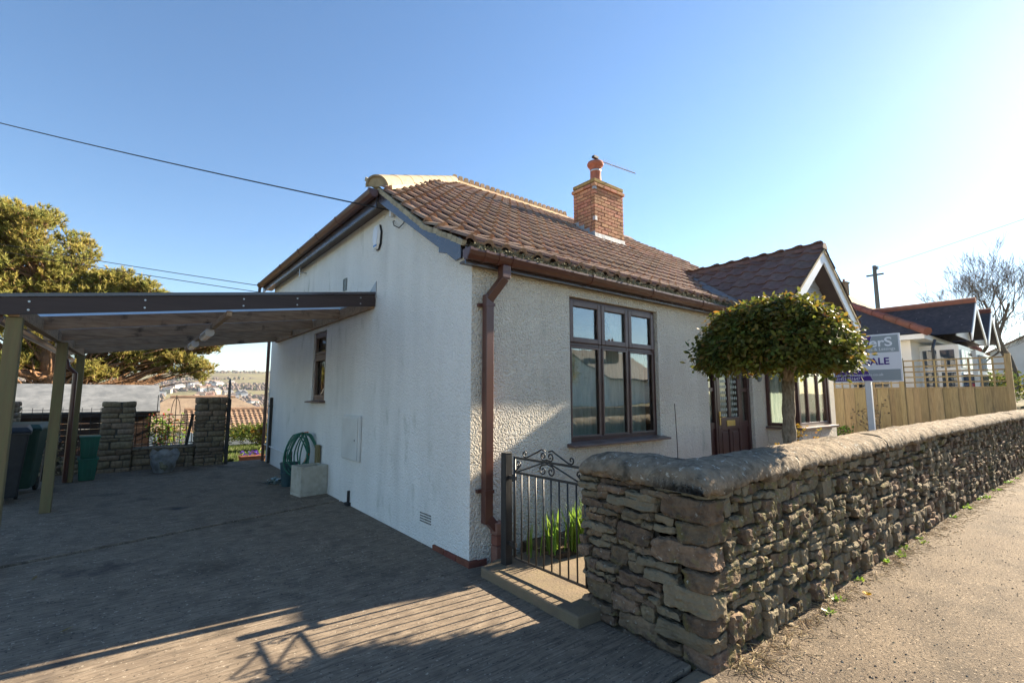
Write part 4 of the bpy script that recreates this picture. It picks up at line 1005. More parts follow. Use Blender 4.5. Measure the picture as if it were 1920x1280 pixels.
for c_ in cl:
    yel = random.random() < (.30 if (c_.z > 1.95 or c_.x > .35) else .10)  # sunlit top and outer side put into the colour as extra yellow leaves
    nl = random.randint(26,40)
    out = Vector((c_.x,c_.y,max(.15,(c_.z-1.45)))).normalized()
    for j in range(nl):
        p = c_+Vector((random.gauss(0,.058),random.gauss(0,.058),random.gauss(0,.038)))
        d = (out*.5+Vector((random.gauss(0,.6),random.gauss(0,.6),random.gauss(-.45,.45)))).normalized(); nr = (out+Vector((random.gauss(0,.5),random.gauss(0,.5),random.gauss(.4,.4)))).normalized()
        if abs(d.dot(nr)) > .93: continue
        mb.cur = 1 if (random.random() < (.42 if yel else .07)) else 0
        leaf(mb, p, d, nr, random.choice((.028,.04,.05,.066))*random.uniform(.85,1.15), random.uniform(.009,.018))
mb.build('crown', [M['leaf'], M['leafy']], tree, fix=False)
# bare straggling shrub by the bay
mb = MB(); ml = MB(); random.seed(4)
for k in range(7):
    p = Vector((0,0,0)); d = Vector((random.gauss(0,.25),random.gauss(0,.2),1)).normalized(); ps = [p.copy()]
    for j in range(8):
        d = (d+Vector((random.gauss(0,.2),random.gauss(0,.2),.05))).normalized(); p = p+d*.12; ps.append(p.copy())
        if j > 2:
            for q in range(4):
                dd = Vector((random.gauss(0,1),random.gauss(0,1),random.gauss(.2,.6))).normalized(); leaf(ml, p+dd*.02, dd, dd.orthogonal().normalized(), .045, .013)
    mb.tube(ps,[.008-.0008*i for i in range(len(ps))],5)
sh = thing('thin_shrub', (5.25,-.75,.1), 'thin straggly shrub with few yellow leaves before the bay window', 'shrub')
mb.build('stem', M['twig'], sh); ml.build('foliage', M['leafy'], sh, fix=False)

# ================================================================== FOR SALE BOARD
sign = thing('sale_board', (5.55,-1.52,.12), 'white purple and grey for sale board on a white post', 'sign')
BX = -.0; y0, y1, z0, z1 = .40, -.40, 1.55, 2.195      # local: left end is further from the pavement
mb = MB(); mb.box((.012,-.035,-.1),(.07,.035,2.1)); mb.build('post', M['whited'], sign, bevel=.003)
mb = MB(); mb.box((-.006,y1,z0),(.006,y0,z1)); board = mb.build('board', M['swhite'], sign)
f_ = -.0075
def face(name, poly, m, x=f_):
    m_ = MB(); m_.prism(poly, 'x', x, x+.0015); return m_.build(name, M[m], board)
zA, zB = z0+.165, z0+.395
face('print_panel', [(y0-.02,zB),(y0-.42,zB),(y0-.49,z1-.02),(y0-.02,z1-.02)], 'purple'); face('print_panel', [(y0-.424,zB),(y1+.02,zB),(y1+.02,z1-.02),(y0-.494,z1-.02)], 'sgrey')
face('print_panel', [(y0-.02,z0+.015),(y0-.47,z0+.015),(y0-.41,zA),(y0-.02,zA)], 'purple'); face('print_panel', [(y0-.474,z0+.015),(y1+.02,z0+.015),(y1+.02,zA),(y0-.414,zA)], 'sgrey')
def text(body, size, y, z, m, right=False, width=None, par=board, name='lettering', bold=0):
    cu = bpy.data.curves.new(name, 'FONT'); cu.body = body; cu.size = size; cu.extrude = .0006; cu.offset = bold; cu.align_x = 'RIGHT' if right else 'LEFT'
    tmp = bpy.data.objects.new(name, cu); C.objects.link(tmp); bpy.context.view_layer.update()
    me = bpy.data.meshes.new_from_object(tmp.evaluated_get(bpy.context.evaluated_depsgraph_get())); bpy.data.objects.remove(tmp)
    me.materials.clear(); me.materials.append(M[m])
    o = bpy.data.objects.new(name, me); C.objects.link(o); o.parent = par
    # text x -> -y (reads left to right for someone looking along +x), text y -> z
    o.matrix_local = Matrix(((0,0,-1,f_-.0012),(-1,0,0,y),(0,1,0,z),(0,0,0,1)))
    if width:
        w_ = max(v.co.x for v in me.vertices)-min(v.co.x for v in me.vertices); k = width/w_
        for v in me.vertices: v.co.x *= k
    return o
text('SawyerS', .17, y0-.05, zB+.085, 'twhite', width=.66, bold=.003)
text('Sales & Lettings', .058, y0-.38, zB+.028, 'twhite', width=.36)
text('FOR SALE', .13, y0-.11, zA+.068, 'tpur', width=.55, bold=.003)
text('sawyersestateagents.co.uk', .05, y0-.03, z0+.082, 'twhite', width=.56)
text('01453 751647', .055, y0-.03, z0+.028, 'twhite', width=.29)
# ================================================================== CARPORT
cpt = thing('carport', (-3.1,4.7,.05), 'open lean-to timber carport with dark beam against the side wall', 'carport')
CO = Vector((-3.1,4.7,.05))
def cb(m_, name, mt, bevel=0): m_.v = [tuple(Vector(v)-CO) for v in m_.v]; return m_.build(name, M[mt], cpt, bevel=bevel)
def rz(x): return 2.62+.141*x            # underside of rafters, falling away from the house
for xp,y in ((-3.235,2.32),(-3.11,4.73),(-3.07,7.19)):
    m_ = MB(); m_.box((xp-.052,y-.05,dz(y)),(xp+.052,y+.05,2.157)); cb(m_,'post','timber',.006)
m_ = MB(); m_.bar((-3.24,2.27,2.223),(-3.07,7.45,2.223),.07,.124); cb(m_,'outer_beam','rafter')
m_ = MB(); m_.bar((-3.75,2.235,rz(-3.75)+.085),(-.0,2.235,rz(0)+.085),.028,.15,(0,0,1)); cb(m_,'fascia_beam','dbeam')
m_ = MB(); m_.bar((-3.75,2.228,rz(-3.75)+.178),(-.0,2.228,rz(0)+.178),.05,.03,(0,0,1)); cb(m_,'edge_trim','barge')
for y in (3.45,4.75,6.05,7.32):
    m_ = MB(); m_.bar((-3.3,y,rz(-3.3)+.075),(-.052,y,rz(-.05)+.075),.045,.14); cb(m_,'rafter','rafter')
m_ = MB(); m_.box((-.05,2.255,2.60),(-.002,7.35,2.74)); cb(m_,'wall_plate','rafter')
m_ = MB(); m_.bar((-1.62,2.26,rz(-1.62)-.03),(-1.62,7.2,rz(-1.62)-.03),.05,.055); cb(m_,'purlin','rafter')
for k in range(5):
    y0_ = 2.22+k*1.045; m_ = MB(); n = 28
    for xx in (-3.3,-.0):
        for i in range(n+1):
            m_.v.append((xx, y0_+1.04*i/n, rz(xx)+.165+.008*math.sin(i*math.pi*2/4)))
    m_.f = [(i,i+1,n+2+i,n+1+i) for i in range(n)]; m_.mi = [0]*n; cb(m_,'roof_sheet','sheet')
m_ = MB(); m_.tube([(-3.34,2.3,2.14),(-3.2,7.5,2.10)],.04,8); m_.tube([(-3.24,6.95,2.10),(-3.2,6.95,1.95),(-3.11,7.03,1.85),(-3.11,7.05,.1)],.034,8); cb(m_,'gutter_and_pipe','brown')
m_ = MB()
for xx in (-3.15,-2.35,-1.5,-.95,-.2):
    for dz_ in (.045,.12):
        c_ = Vector((xx,2.2205,rz(xx)+dz_)); m_.tube([c_,c_+Vector((0,-.006,0))],.009,8)
cb(m_,'bolt','steel')
m_ = MB(); m_.prism([(2.2,2.74),(2.2,2.95),(2.45,2.82),(7.3,2.82),(7.3,2.74)],'x',-.012,-.002); cb(m_,'lead_flashing','lead')
def tube_light(y, label):
    o = thing('strip_light', (-1.64,y,rz(-1.62)-.075), label, 'lamp', 'strip lights under the carport')
    m_ = MB(); m_.box((-.045,-.33,.0),(.045,.33,.02)); m_.build('base', M['whited'], o, bevel=.004)
    m_ = MB(); prof = [(.04,0),(.048,-.02),(.04,-.05),(.02,-.068),(-.02,-.068),(-.04,-.05),(-.048,-.02),(-.04,0)]; m_.prism(prof,'y',-.32,.32); m_.build('diffuser', M['lampd'], o)
    for yy in (-.34,.305): m_ = MB(); m_.prism([(p[0]*1.08,p[1]*1.06) for p in prof],'y',yy,yy+.035); m_.build('end_cap', M['whited'], o)
tube_light(3.95, 'clear strip light under the carport nearer the dark front beam')
tube_light(5.65, 'clear strip light under the carport further back, second from the beam')

# ================================================================== THINGS BESIDE THE SIDE WALL
mb = thing('alarm_box', (0,2.17,3.52), 'elongated hexagonal alarm box with pale face high on the gable', 'alarm box')
hexp = [(-.055,.165),(.055,.165),(.105,.06),(.085,-.1),(.04,-.165),(-.04,-.165),(-.085,-.1),(-.105,.06)]
m_ = MB(); m_.prism(hexp,'x',-.03,-.001); m_.build('back_box', M['black'], mb, bevel=.008)
m_ = MB(); hp2 = [(p[0]*.80,p[1]*.86) for p in hexp]; a = [(-.031,p[0]*.97,p[1]*.97) for p in hexp]; b = [(-.056,*p) for p in hp2]; n = 8
m_.add(a+b, [(i,(i+1)%n,n+(i+1)%n,n+i) for i in range(n)]+[tuple(range(n,2*n))]); m_.build('cover', M['white'], mb, bevel=.004)
m_ = MB(); m_.prism([(p[0]*.92,p[1]*.80+.012) for p in hp2],'x',-.061,-.0565); m_.build('face_panel', M['swhite'], mb)
m_ = MB(); m_.prism([(-.05,-.125),(.05,-.125),(.055,-.105),(-.055,-.105)],'x',-.0615,-.0565); m_.build('strobe_strip', mat('blue_lens',(.10,.25,.55),.2,.5), mb)
mt = thing('meter_box', (0,2.825,.92), 'cream plastic meter cupboard fixed to the white side wall', 'meter box')
m_ = MB(); m_.box((-.045,-.295,-.295),(-.001,.295,.295)); m_.build('case', M['cream'], mt, bevel=.012)
m_ = MB(); m_.box((-.06,-.27,-.275),(-.0455,.285,.265)); d_ = m_.build('door', M['cream'], mt, bevel=.012)
m_ = MB(); m_.tube([(-.061,-.2,-.02),(-.0645,-.2,-.02)],.012,10); m_.build('lock', M['black'], d_)
tro = thing('planter_trough', (-.225,3.93,dz(3.9)), 'pale buff square planter trough standing against the side wall', 'planter', rz=R(8))
m_ = MB(); W2,D2,H2,T2 = .2,.17,.42,.03
m_.prism([(-W2,-D2),(W2,-D2),(W2,D2),(-W2,D2)],'z',0,.05)
for a,b,c_,d_ in ((-W2,-D2,W2,-D2+T2),(-W2,D2-T2,W2,D2),(-W2,-D2+T2+.0005,-W2+T2,D2-T2-.0005),(W2-T2,-D2+T2+.0005,W2,D2-T2-.0005)): m_.box((a,b,.051),(c_,d_,H2))
m_.build('trough_body', M['trough'], tro, bevel=.006)
m_ = MB(); m_.box((-W2+T2,-D2+T2,.3),(W2-T2,D2-T2,.31)); m_.build('compost', M['soil'], tro)
m_ = MB(); m_.box((-.06,4.13,dz(4)),(-.02,4.27,.72)); tag(m_.build('wooden_plank', M['timber']), 'short plank leaning on the wall behind the planter', 'plank')
hs = thing('garden_hose', (-.2,4.55,dz(4.5)), 'coil of green garden hose hanging behind the planter', 'hose')
m_ = MB(); random.seed(2); pts = []
ax_ = Vector((math.cos(R(-38)),math.sin(R(-38)),0))
for k in range(9):
    w_ = random.uniform(.12,.19); h_ = random.uniform(.24,.33); off = Vector((random.uniform(-.04,.04),random.uniform(-.05,.05),0)); top = .86-random.uniform(0,.04); tl = random.uniform(-.3,.25)
    for i in range(22):
        t = 2*math.pi*i/22; u = math.sin(t)*w_*(1-.35*math.cos(t)); z = top-h_+h_*math.cos(t)
        pts.append(Vector((0,0,z))+ax_*(u+tl*(top-z)*.5+.02*k-.06)+off)
m_.tube(pts,.0105,7); m_.build('coil', M['hose'], hs, smooth=True)
m_ = MB(); m_.tube([(.0,.0,.84),(.12,.06,.845)],.012,6); m_.tube([(.02,-.05,.3),(.10,-.10,.52)],.012,6); m_.build('hose_connector', mat('orange_plastic',(.6,.12,.02),.4,.4), hs)
bk_ = thing('plastic_bucket', (-.30,4.78,dz(4.7)), 'dark teal plastic bucket stack beside the planter trough', 'bucket')
m_ = MB(); m_.lathe([(.10,0),(.118,.18),(.128,.19),(.130,.21),(.122,.215),(.132,.34),(.14,.345),(.14,.365),(.128,.366),(.11,.2),(.01,.19)],20); m_.build('pail', M['bucket'], bk_, smooth=False)
m_ = MB(); m_.tube([(-.045,.05,.3),(-.045,.05,.52),(-.03,.05,.56),(0,.05,.575),(.03,.05,.56),(.045,.05,.52),(.045,.05,.3)],.009,7); m_.build('handle', M['black'], bk_, smooth=True)
m_ = MB(); random.seed(6)
for k in range(46):
    c_ = Vector((random.gauss(0,.05),random.gauss(0,.06),abs(random.gauss(.03,.025))+.005)); ps = [c_+Vector((random.gauss(0,.04),random.gauss(0,.04),random.gauss(0,.025))) for _ in range(4)]
    m_.add(ps,[(0,1,2),(0,2,3)])
cs = tag(m_.build('crumpled_sack', mat('teal_crumpled_plastic',(.05,.10,.10),.3,.5,var=(.4,.45,.45),vs=12), loc=(-.41,5.08,dz(5))), 'crumpled dark plastic sheet on the concrete by the bucket', 'plastic sheet')

# ================================================================== REAR WALL, PILLARS, RAILING, GATE
rw = thing('rear_wall', (-2.5,8.0,.08), 'stone rear garden wall with tall square pillars behind the drive', 'wall')
RO = Vector((-2.5,8.0,.08)); random.seed(40)
def rstone_block(x0,x1,y0,y1,z0,z1):
    core_ = MB(); core_.box((x0+.02,y0+.02,z0),(x1-.02,y1-.02,z1-.012)); core_.v = [tuple(Vector(v)-RO) for v in core_.v]; core_.build('wall_core', M['bmort'], rw)
    z = z0
    while z < z1-.02:
        h_ = random.choice((.06,.075,.09,.11,.14)); h_ = min(h_, z1-z)
        if z1-z-h_ < .04: h_ = z1-z
        x = x0
        while x < x1-.02:
            w_ = random.uniform(.14,.34); w_ = min(w_, x1-x)
            if x1-x-w_ < .08: w_ = x1-x
            m_ = MB(); n_ = 3; vs_, fs_ = stone_geo(Vector(), (w_/2-.005,.06,h_/2-.004), random.random()*99, 3, .006, 9); m_.add(vs_,fs_)
            m_.build('stone', M['rstone'], rw, smooth=True, loc=Vector((x+w_/2,y0+.055+random.uniform(-.008,.008),z+h_/2))-RO, fix=False); x += w_
        # return faces (one long stone each side)
        for xx in (x0+.05,x1-.05):
            m_ = MB(); vs_, fs_ = stone_geo(Vector(), (.06,(y1-y0)/2-.06,h_/2-.004), random.random()*99, 3, .006, 9); m_.add(vs_,fs_); m_.build('stone', M['rstone'], rw, smooth=True, loc=Vector((xx,(y0+y1)/2+.05,z+h_/2))-RO, fix=False)
        z += h_
rstone_block(-2.76,-2.27,8.0,8.4,.05,1.38)
rstone_block(-1.28,-.76,8.0,8.45,.05,1.45)
rstone_block(-2.27,-1.28,8.06,8.36,.05,.46)
rstone_block(-4.25,-3.85,8.0,8.4,.05,1.39)
rstone_block(-3.85,-2.76,8.06,8.36,.05,.40)
for (a,b,z,e) in ((-2.27,-1.28,.46,.02),):
    m_ = MB(); m_.box((a+.002,8.02,z+.001),(b-.002,8.40,z+.04)); m_.v = [tuple(Vector(v)-RO) for v in m_.v]; m_.build('coping_slab', M['cope'], rw, bevel=.01)
rl = thing('iron_railing', (-1.78,8.2,.5), 'black iron railing with arched finials on the low rear wall', 'railing')
for z in (.05,.44,.60):
    m_ = MB(); m_.bar((-.49,0,z),(.49,0,z),.012,.016); m_.build('rail', M['iron'], rl)
for k in range(10):
    x = -.45+.1*k; m_ = MB(); m_.tube([(x,0,0),(x,0,.62 if k not in (3,6) else 1.0)],.0075,6); m_.build('bar', M['iron'], rl)
m_ = MB(); m_.tube([(.15+.15*math.cos(t*math.pi/10)*.5,0,.62+.32*math.sin(t*math.pi/10)) for t in range(11)],.006,6); m_.build('arch', M['iron'], rl)
m_ = MB(); m_.bar((.36,-.06,.0),(.44,-.06,.62),.05,.05); m_.build('stay', M['bpost'], rl)
# green mesh panel left of the near pillar
mp = thing('mesh_panel', (-3.3,8.2,.42), 'dark wire mesh fence panel in front of the brown shed', 'fence')
for k in range(9):
    m_ = MB(); m_.tube([(-.52+.13*k,0,0),(-.52+.13*k,0,.85)],.004,4); m_.build('wire', M['iron'], mp)
for k in range(8):
    m_ = MB(); m_.tube([(-.52,.004,.04+.11*k),(.52,.004,.04+.11*k)],.004,4); m_.build('wire', M['iron'], mp)
rg = thing('rear_gate', (-.715,8.05,.09), 'tall black slatted gate standing open beside the rear pillar', 'gate', rz=R(84))
for k in range(7):
    m_ = MB(); x = .03+k*.125; h_ = 1.28+.42*math.sin(math.pi*(k+.5)/7.5); m_.box((x,-.012,.05),(x+.085,.012,h_)); m_.build('slat', M['bpost'], rg)
for z in (.2,1.05): m_ = MB(); m_.box((0,.0125,z),(.9,.045,z+.09)); m_.build('ledge', M['bpost'], rg)
m_ = MB(); m_.tube([(.02,0,1.3)]+[(.02+.86*t/12,0,1.32+.44*math.sin(math.pi*t/12)) for t in range(13)],.016,8); m_.build('arched_head', M['iron'], rg)
m_ = MB(); m_.box((-.78+.02,7.93,.08),(-.70,7.995,1.42)); tag(m_.build('gate_post', M['bpost']), 'slim black post on the pillar by the open rear gate', 'post')
# ================================================================== SHED
shed = thing('garden_shed', (-3.3,9.9,-.1), 'dark brown timber shed with grey felt roof behind the wall', 'shed')
SO = Vector((-3.3,9.9,-.1))
def sb(m_, name, mt, par=None, **k): m_.v = [tuple(Vector(v)-SO) for v in m_.v]; return m_.build(name, M[mt], par or shed, **k)
for k in range(11):
    z = -.1+k*.115; m_ = MB(); m_.box((-4.75,9.34,z),(-1.98,9.365,z+.112)); sb(m_,'wall_board','shedwood')
for k in range(11):
    z = -.1+k*.115; m_ = MB(); m_.box((-2.0,9.366,z),(-1.975,11.4,z+.112)); sb(m_,'wall_board','shedwood')
m_ = MB(); m_.prism([(9.366,1.16),(11.4,1.16),(10.4,1.66)],'x',-2.0,-1.978); sb(m_,'gable_board','shedwood')
m_ = MB(); m_.prism([(9.18,1.13),(10.4,1.70),(10.4,1.735),(9.16,1.165)],'x',-4.9,-1.84); sr = sb(m_,'roof','shedroof')
m_ = MB(); m_.prism([(11.62,1.13),(10.402,1.70),(10.402,1.735),(11.64,1.165)],'x',-4.9,-1.84); sb(m_,'roof','shedroof')
m_ = MB(); m_.prism([(9.17,1.06),(9.17,1.128),(10.4,1.695),(10.4,1.62)],'x',-1.862,-1.845); sb(m_,'roof_edge_board','rhip')
m_ = MB(); m_.box((-4.9,9.2,1.05),(-1.9,9.225,1.135)); sb(m_,'eaves_board','shedwood')
# ================================================================== BINS AND BOXES
def wheelie(x,y,m,label,lid,rz_=0,s_=1.0):
    o = thing('wheelie_bin', (x,y,dz(y)), label, 'bin', 'wheelie bins by the carport post', rz_)
    m_ = MB(); a = [(-.21,-.22,.08),(.21,-.22,.08),(.21,.2,.08),(-.21,.2,.08)]; b = [(-.27,-.29,.92),(.27,-.29,.92),(.27,.27,.92),(-.27,.27,.92)]
    m_.add([(p[0]*s_,p[1]*s_,p[2]) for p in a+b],[(0,3,2,1),(4,5,6,7),(0,1,5,4),(1,2,6,5),(2,3,7,6),(3,0,4,7)]); body = m_.build('bin_body', M[m], o, bevel=.02)
    m_ = MB(); m_.box((-.29*s_,-.31*s_,.9),(.29*s_,.29*s_,.935)); m_.build('rim', M[m], body, bevel=.01)
    m_ = MB(); m_.add([(p[0]*s_,p[1]*s_,p[2]) for p in [(-.30,-.33,.937),(.30,-.33,.937),(.30,.30,.937),(-.30,.30,.937),(-.24,-.27,1.0),(.24,-.27,1.0),(.26,.28,1.02),(-.26,.28,1.02)]],[(0,3,2,1),(4,5,6,7),(0,1,5,4),(1,2,6,5),(2,3,7,6),(3,0,4,7)]); m_.build('lid', M[lid], o, bevel=.015)
    m_ = MB(); m_.tube([(-.2,.33*s_,.95),(.2,.33*s_,.95)],.018,8); m_.build('handle_bar', M[m], o)
    for sx in (-.2,.2): m_ = MB(); m_.tube([(sx-.02,.2,.1),(sx+.02,.2,.1)],.1,14); m_.build('wheel', M['black'], o)
wheelie(-3.70,5.75,'binb','black wheelie bin at the left edge behind the near post','binb',R(6))
wheelie(-3.62,6.5,'bing','green wheelie bin with pale green lid behind the black bin','bing',R(-4))
def rbox(z, label):
    o = thing('recycling_box', (-2.86,7.35,z), label, 'box', 'stacked green boxes by the rear post', R(4))
    m_ = MB(); a = [(-.10,-.16,0),(.10,-.16,0),(.10,.16,0),(-.10,.16,0)]; b = [(-.125,-.2,.35),(.125,-.2,.35),(.125,.2,.35),(-.125,.2,.35)]
    m_.add(a+b,[(0,3,2,1),(0,1,5,4),(1,2,6,5),(2,3,7,6),(3,0,4,7)]); m_.build('box_body', M['boxg'], o, bevel=.01)
    m_ = MB(); m_.box((-.138,-.215,.335),(.138,.215,.362)); m_.build('box_lid', M['boxg'], o, bevel=.006)
    for xx in (-.06,0,.06): m_ = MB(); m_.box((xx-.008,-.198,.05),(xx+.008,-.17,.31)); m_.build('rib', M['boxg'], o)
rbox(dz(7.3), 'green plastic recycling box on the ground, lower of two'); rbox(dz(7.3)+.364, 'green plastic recycling box on top of another, upper of two')
sk = thing('plastic_sack', (-1.80,7.5,dz(7.5)), 'open clear plastic sack of garden waste by the low wall', 'sack')
m_ = MB(); n = 22; rows_ = 9
for j in range(rows_):
    t = j/(rows_-1); 
    for i in range(n):
        a_ = 2*math.pi*i/n; r_ = (.14+.05*math.sin(t*2.6)+.05*t**3)*(1+.16*N3((math.cos(a_)*2,math.sin(a_)*2,t*3))+(.12*math.sin(a_*5+t*3)*t)); m_.v.append((r_*math.cos(a_), r_*math.sin(a_)*.8, .38*t+.03*N3((a_,t,2))+(.05*math.sin(a_*3) if j == rows_-1 else 0)))
m_.f = [(j*n+i,j*n+(i+1)%n,(j+1)*n+(i+1)%n,(j+1)*n+i) for j in range(rows_-1) for i in range(n)]+[tuple(range(n))]; m_.mi = [0]*len(m_.f); m_.build('sack_skin', M['poly'], sk, smooth=True, fix=False)
m_ = MB(); m_.lathe([(.10,.01),(.15,.1),(.15,.2),(.05,.24),(.01,.24)],14); m_.build('garden_waste', M['moss'], sk)
# ================================================================== GARDEN BEYOND
random.seed(9)
def bush(name, loc, r, label, mts, n=500, L=(.04,.08), group=None, flowers=0, cat='bush', stem=True):
    o = thing(name, loc, label, cat, group); mb = MB(); r = Vector(r)
    cl_ = [Vector((random.gauss(0,.42)*r.x,random.gauss(0,.42)*r.y,r.z*(.25+.75*random.random()))) for _ in range(max(8,n//14))]
    for k in range(n):
        c_ = random.choice(cl_); p = c_+Vector((random.gauss(0,.12)*r.x,random.gauss(0,.12)*r.y,random.gauss(0,.09)*r.z))
        d = Vector((random.gauss(0,1),random.gauss(0,1),random.gauss(.3,.8))).normalized(); nr = d.orthogonal().normalized()
        mb.cur = len(mts)-1 if random.random() < flowers else random.randrange(max(1,len(mts)-(1 if flowers else 0)))
        leaf(mb, p, d, nr, random.uniform(*L), random.uniform(*L)*.3)
    mb.build('foliage', mts, o, fix=False)
    if stem:
        ms = MB()
        for c_ in cl_[:14]: ms.tube([(c_.x*.1,c_.y*.1,-.05),(c_.x*.6,c_.y*.6,c_.z*.6),c_],[.012,.008,.003],4)
        ms.build('stem', M['twig'], o)
    return o
mb = MB(); random.seed(14)
for k in range(11000):
    x = random.uniform(-1.9,1.9); y = random.uniform(8.5,14.3); z = ground_z(x,y); a_ = random.uniform(0,6.28); h_ = random.uniform(.03,.08)
    s_ = Vector((math.cos(a_),math.sin(a_),0))*.012; l_ = Vector((random.gauss(0,.02),random.gauss(0,.02),h_)); p = Vector((x,y,z)); mb.add([p-s_,p+s_,p+l_],[(0,1,2)])
tag(mb.build('lawn_grass', M['grass'], fix=False), 'sunlit green grass of the back garden beyond the open gate', 'grass', kind='stuff')
G_ = lambda x,y: (x,y,ground_z(x,y)-.02)
bush('clipped_hedge', G_(.95,14.2), (1.3,.5,.62), 'dark green hedge at the end of the back lawn', [M['leaf'],M['grass']], 2600, (.05,.09))
bush('yellow_shrub', G_(.95,12.0), (.4,.35,.75), 'yellow green spiky shrub on the lawn by the house corner', [M['grass'],M['leafy']], 420, (.08,.2))
bush('flowering_shrub', G_(-1.75,9.1), (.34,.25,1.15), 'leafy shrub with orange red flowers behind the iron railing', [M['grass'],M['blade'],M['berry']], 620, (.04,.08), flowers=.16)
bush('pale_shrub', G_(-1.45,10.4), (.5,.3,.95), 'pale twiggy shrub behind the flowering one by the railing', [M['straw'],M['grass']], 340, (.04,.07))
bush('ivy_clump', (-3.45,7.6,.05), (.32,.3,.75), 'bare brambles heaped between the bins and the shed', [M['twig'],M['straw']], 170, (.05,.13))
pt_ = thing('viola_trough', G_(.02,9.35), 'terracotta trough of purple violas beside the house corner', 'planter')
m_ = MB(); m_.add([(-.24,-.1,0),(.24,-.1,0),(.24,.1,0),(-.24,.1,0),(-.28,-.13,.2),(.28,-.13,.2),(.28,.13,.2),(-.28,.13,.2)],[(0,3,2,1),(0,1,5,4),(1,2,6,5),(2,3,7,6),(3,0,4,7),(4,5,6,7)]); m_.build('trough_body', M['terra'], pt_, bevel=.01)
m_ = MB()
for k in range(90):
    p = Vector((random.uniform(-.24,.24),random.uniform(-.1,.1),.2+random.uniform(0,.08))); d = Vector((random.gauss(0,1),random.gauss(0,1),1)).normalized(); m_.cur = random.choice((0,0,1)); leaf(m_,p,d,d.orthogonal().normalized(),.05,.02)
m_.build('violas', [M['viola'],M['blade']], pt_, fix=False)
def pot(x,y,r_,label):
    o = thing('flower_pot', G_(x,y), label, 'pot'); m_ = MB(); m_.lathe([(r_*.7,0),(r_*.95,r_*1.2),(r_*1.08,r_*1.2),(r_*1.08,r_*1.5),(r_*.95,r_*1.5),(r_*.9,r_*1.3),(.01,r_*1.3)],18); m_.build('pot_body', M['terra'], o)
    m_ = MB()
    for k in range(30):
        d = Vector((random.gauss(0,1),random.gauss(0,1),1.2)).normalized(); leaf(m_,Vector((0,0,r_*1.3)),d,d.orthogonal().normalized(),r_*1.1,.015)
    m_.build('pot_plant', M['grass'], o, fix=False)
pot(-.52,8.75,.10,'small round terracotta pot by the open rear gate'); pot(.3,10.2,.13,'larger terracotta pot behind the viola trough')
# bare sapling on the lawn
def bare_tree(name, loc, h, label, m, levels=4, r0=.1, spread=.55, seed=1, nb=3, sides=5, group=None, lean=(0,0)):
    rnd = random.Random(seed); o = thing(name, loc, label, 'tree', group); tr_ = MB(); br = MB()
    def grow(p, d, L_, r_, lv):
        n_ = 4; pts = [p]; rs = [r_]
        for i in range(n_):
            d = (d+Vector((rnd.gauss(0,.13),rnd.gauss(0,.13),rnd.gauss(.05,.08)))).normalized(); p = p+d*L_/n_; pts.append(p); rs.append(max(.0035*h/6, r_*(1-.42*(i+1)/n_)))
        (tr_ if lv == 0 else br).tube(pts, rs, sides if lv < 2 else 3, False)
        if lv < levels:
            for k in range(nb+(1 if lv < 2 else 0)):
                t = rnd.uniform(.45,1); q = pts[min(n_, int(t*n_+.5))]; ax = Vector((rnd.gauss(0,1),rnd.gauss(0,1),rnd.gauss(0,.5))).normalized()
                nd = (d+ax*spread*rnd.uniform(.6,1.3)+Vector((0,0,.12))).normalized(); grow(q, nd, L_*rnd.uniform(.58,.8), max(.003*h/6, rs[-1]*rnd.uniform(.55,.8)), lv+1)
    grow(Vector((0,0,-.1)), Vector((lean[0],lean[1],1)).normalized(), h*.34, r0, 0)
    tr_.build('trunk', m, o, smooth=True, fix=False); br.build('crown', m, o, smooth=True, fix=False); return o
bare_tree('sapling', G_(.55,11.6), 1.7, 'thin bare pale sapling on the lawn beyond the gate', M['straw'], 3, .022, .7, 3, 2, 4, lean=(.35,0))
# ---- roofs of houses lower down the slope
def low_house(name, x0,x1,y0,y1,ze,zr,label,m,rolls=True,hip=1.2):
    o = thing(name, ((x0+x1)/2,(y0+y1)/2,ze-3), label, 'house'); O_ = Vector(o.location); ym = (y0+y1)/2
    m_ = MB(); m_.box((x0+.3,y0+.3,ze-3),(x1-.3,y1-.3,ze)); m_.v = [tuple(Vector(v)-O_) for v in m_.v]; m_.build('wall', M['wwall'], o)
    m_ = MB()
    if rolls:
        n = int((x1-x0)/.09); 
        for (ya,za,yb,zb) in ((y0,ze,ym,zr),(y1,ze,ym,zr)):
            rowsN = 9
            for r_ in range(rowsN):
                t0, t1 = r_/rowsN, (r_+1)/rowsN+.02; b = len(m_.v)
                for t, lf in ((t0,.035),(t1,.0)):
                    for i in range(n+1): m_.v.append((x0+(x1-x0)*i/n, ya+(yb-ya)*t, za+(zb-za)*t+lf+(.035 if i%2 else 0)))
                m_.f += [(b+i,b+i+1,b+n+2+i,b+n+1+i) for i in range(n)]
        m_.mi = [0]*len(m_.f)
    else:
        m_.add([(x0,y0,ze),(x1,y0,ze),(x1,y1,ze),(x0,y1,ze),(x0+hip,ym,zr),(x1-hip,ym,zr)],[(0,1,5,4),(1,2,5),(2,3,4,5),(3,0,4)])
    m_.v = [tuple(Vector(v)-O_) for v in m_.v]; rf = m_.build('roof', m, o, fix=False)
    m_ = MB(); m_.tube([(x0+(0 if rolls else hip),ym,zr+.02),(x1-(0 if rolls else hip),ym,zr+.02)],.09,8); m_.v = [tuple(Vector(v)-O_) for v in m_.v]; m_.build('ridge', M['ptile'], rf)
    if rolls: return
    m_ = MB(); xc = x0+(x1-x0)*.1; m_.box((xc-.3,ym-.25,zr-.3),(xc+.3,ym+.25,zr+.7)); m_.v = [tuple(Vector(v)-O_) for v in m_.v]; m_.build('chimney', M['cbrick'], rf)
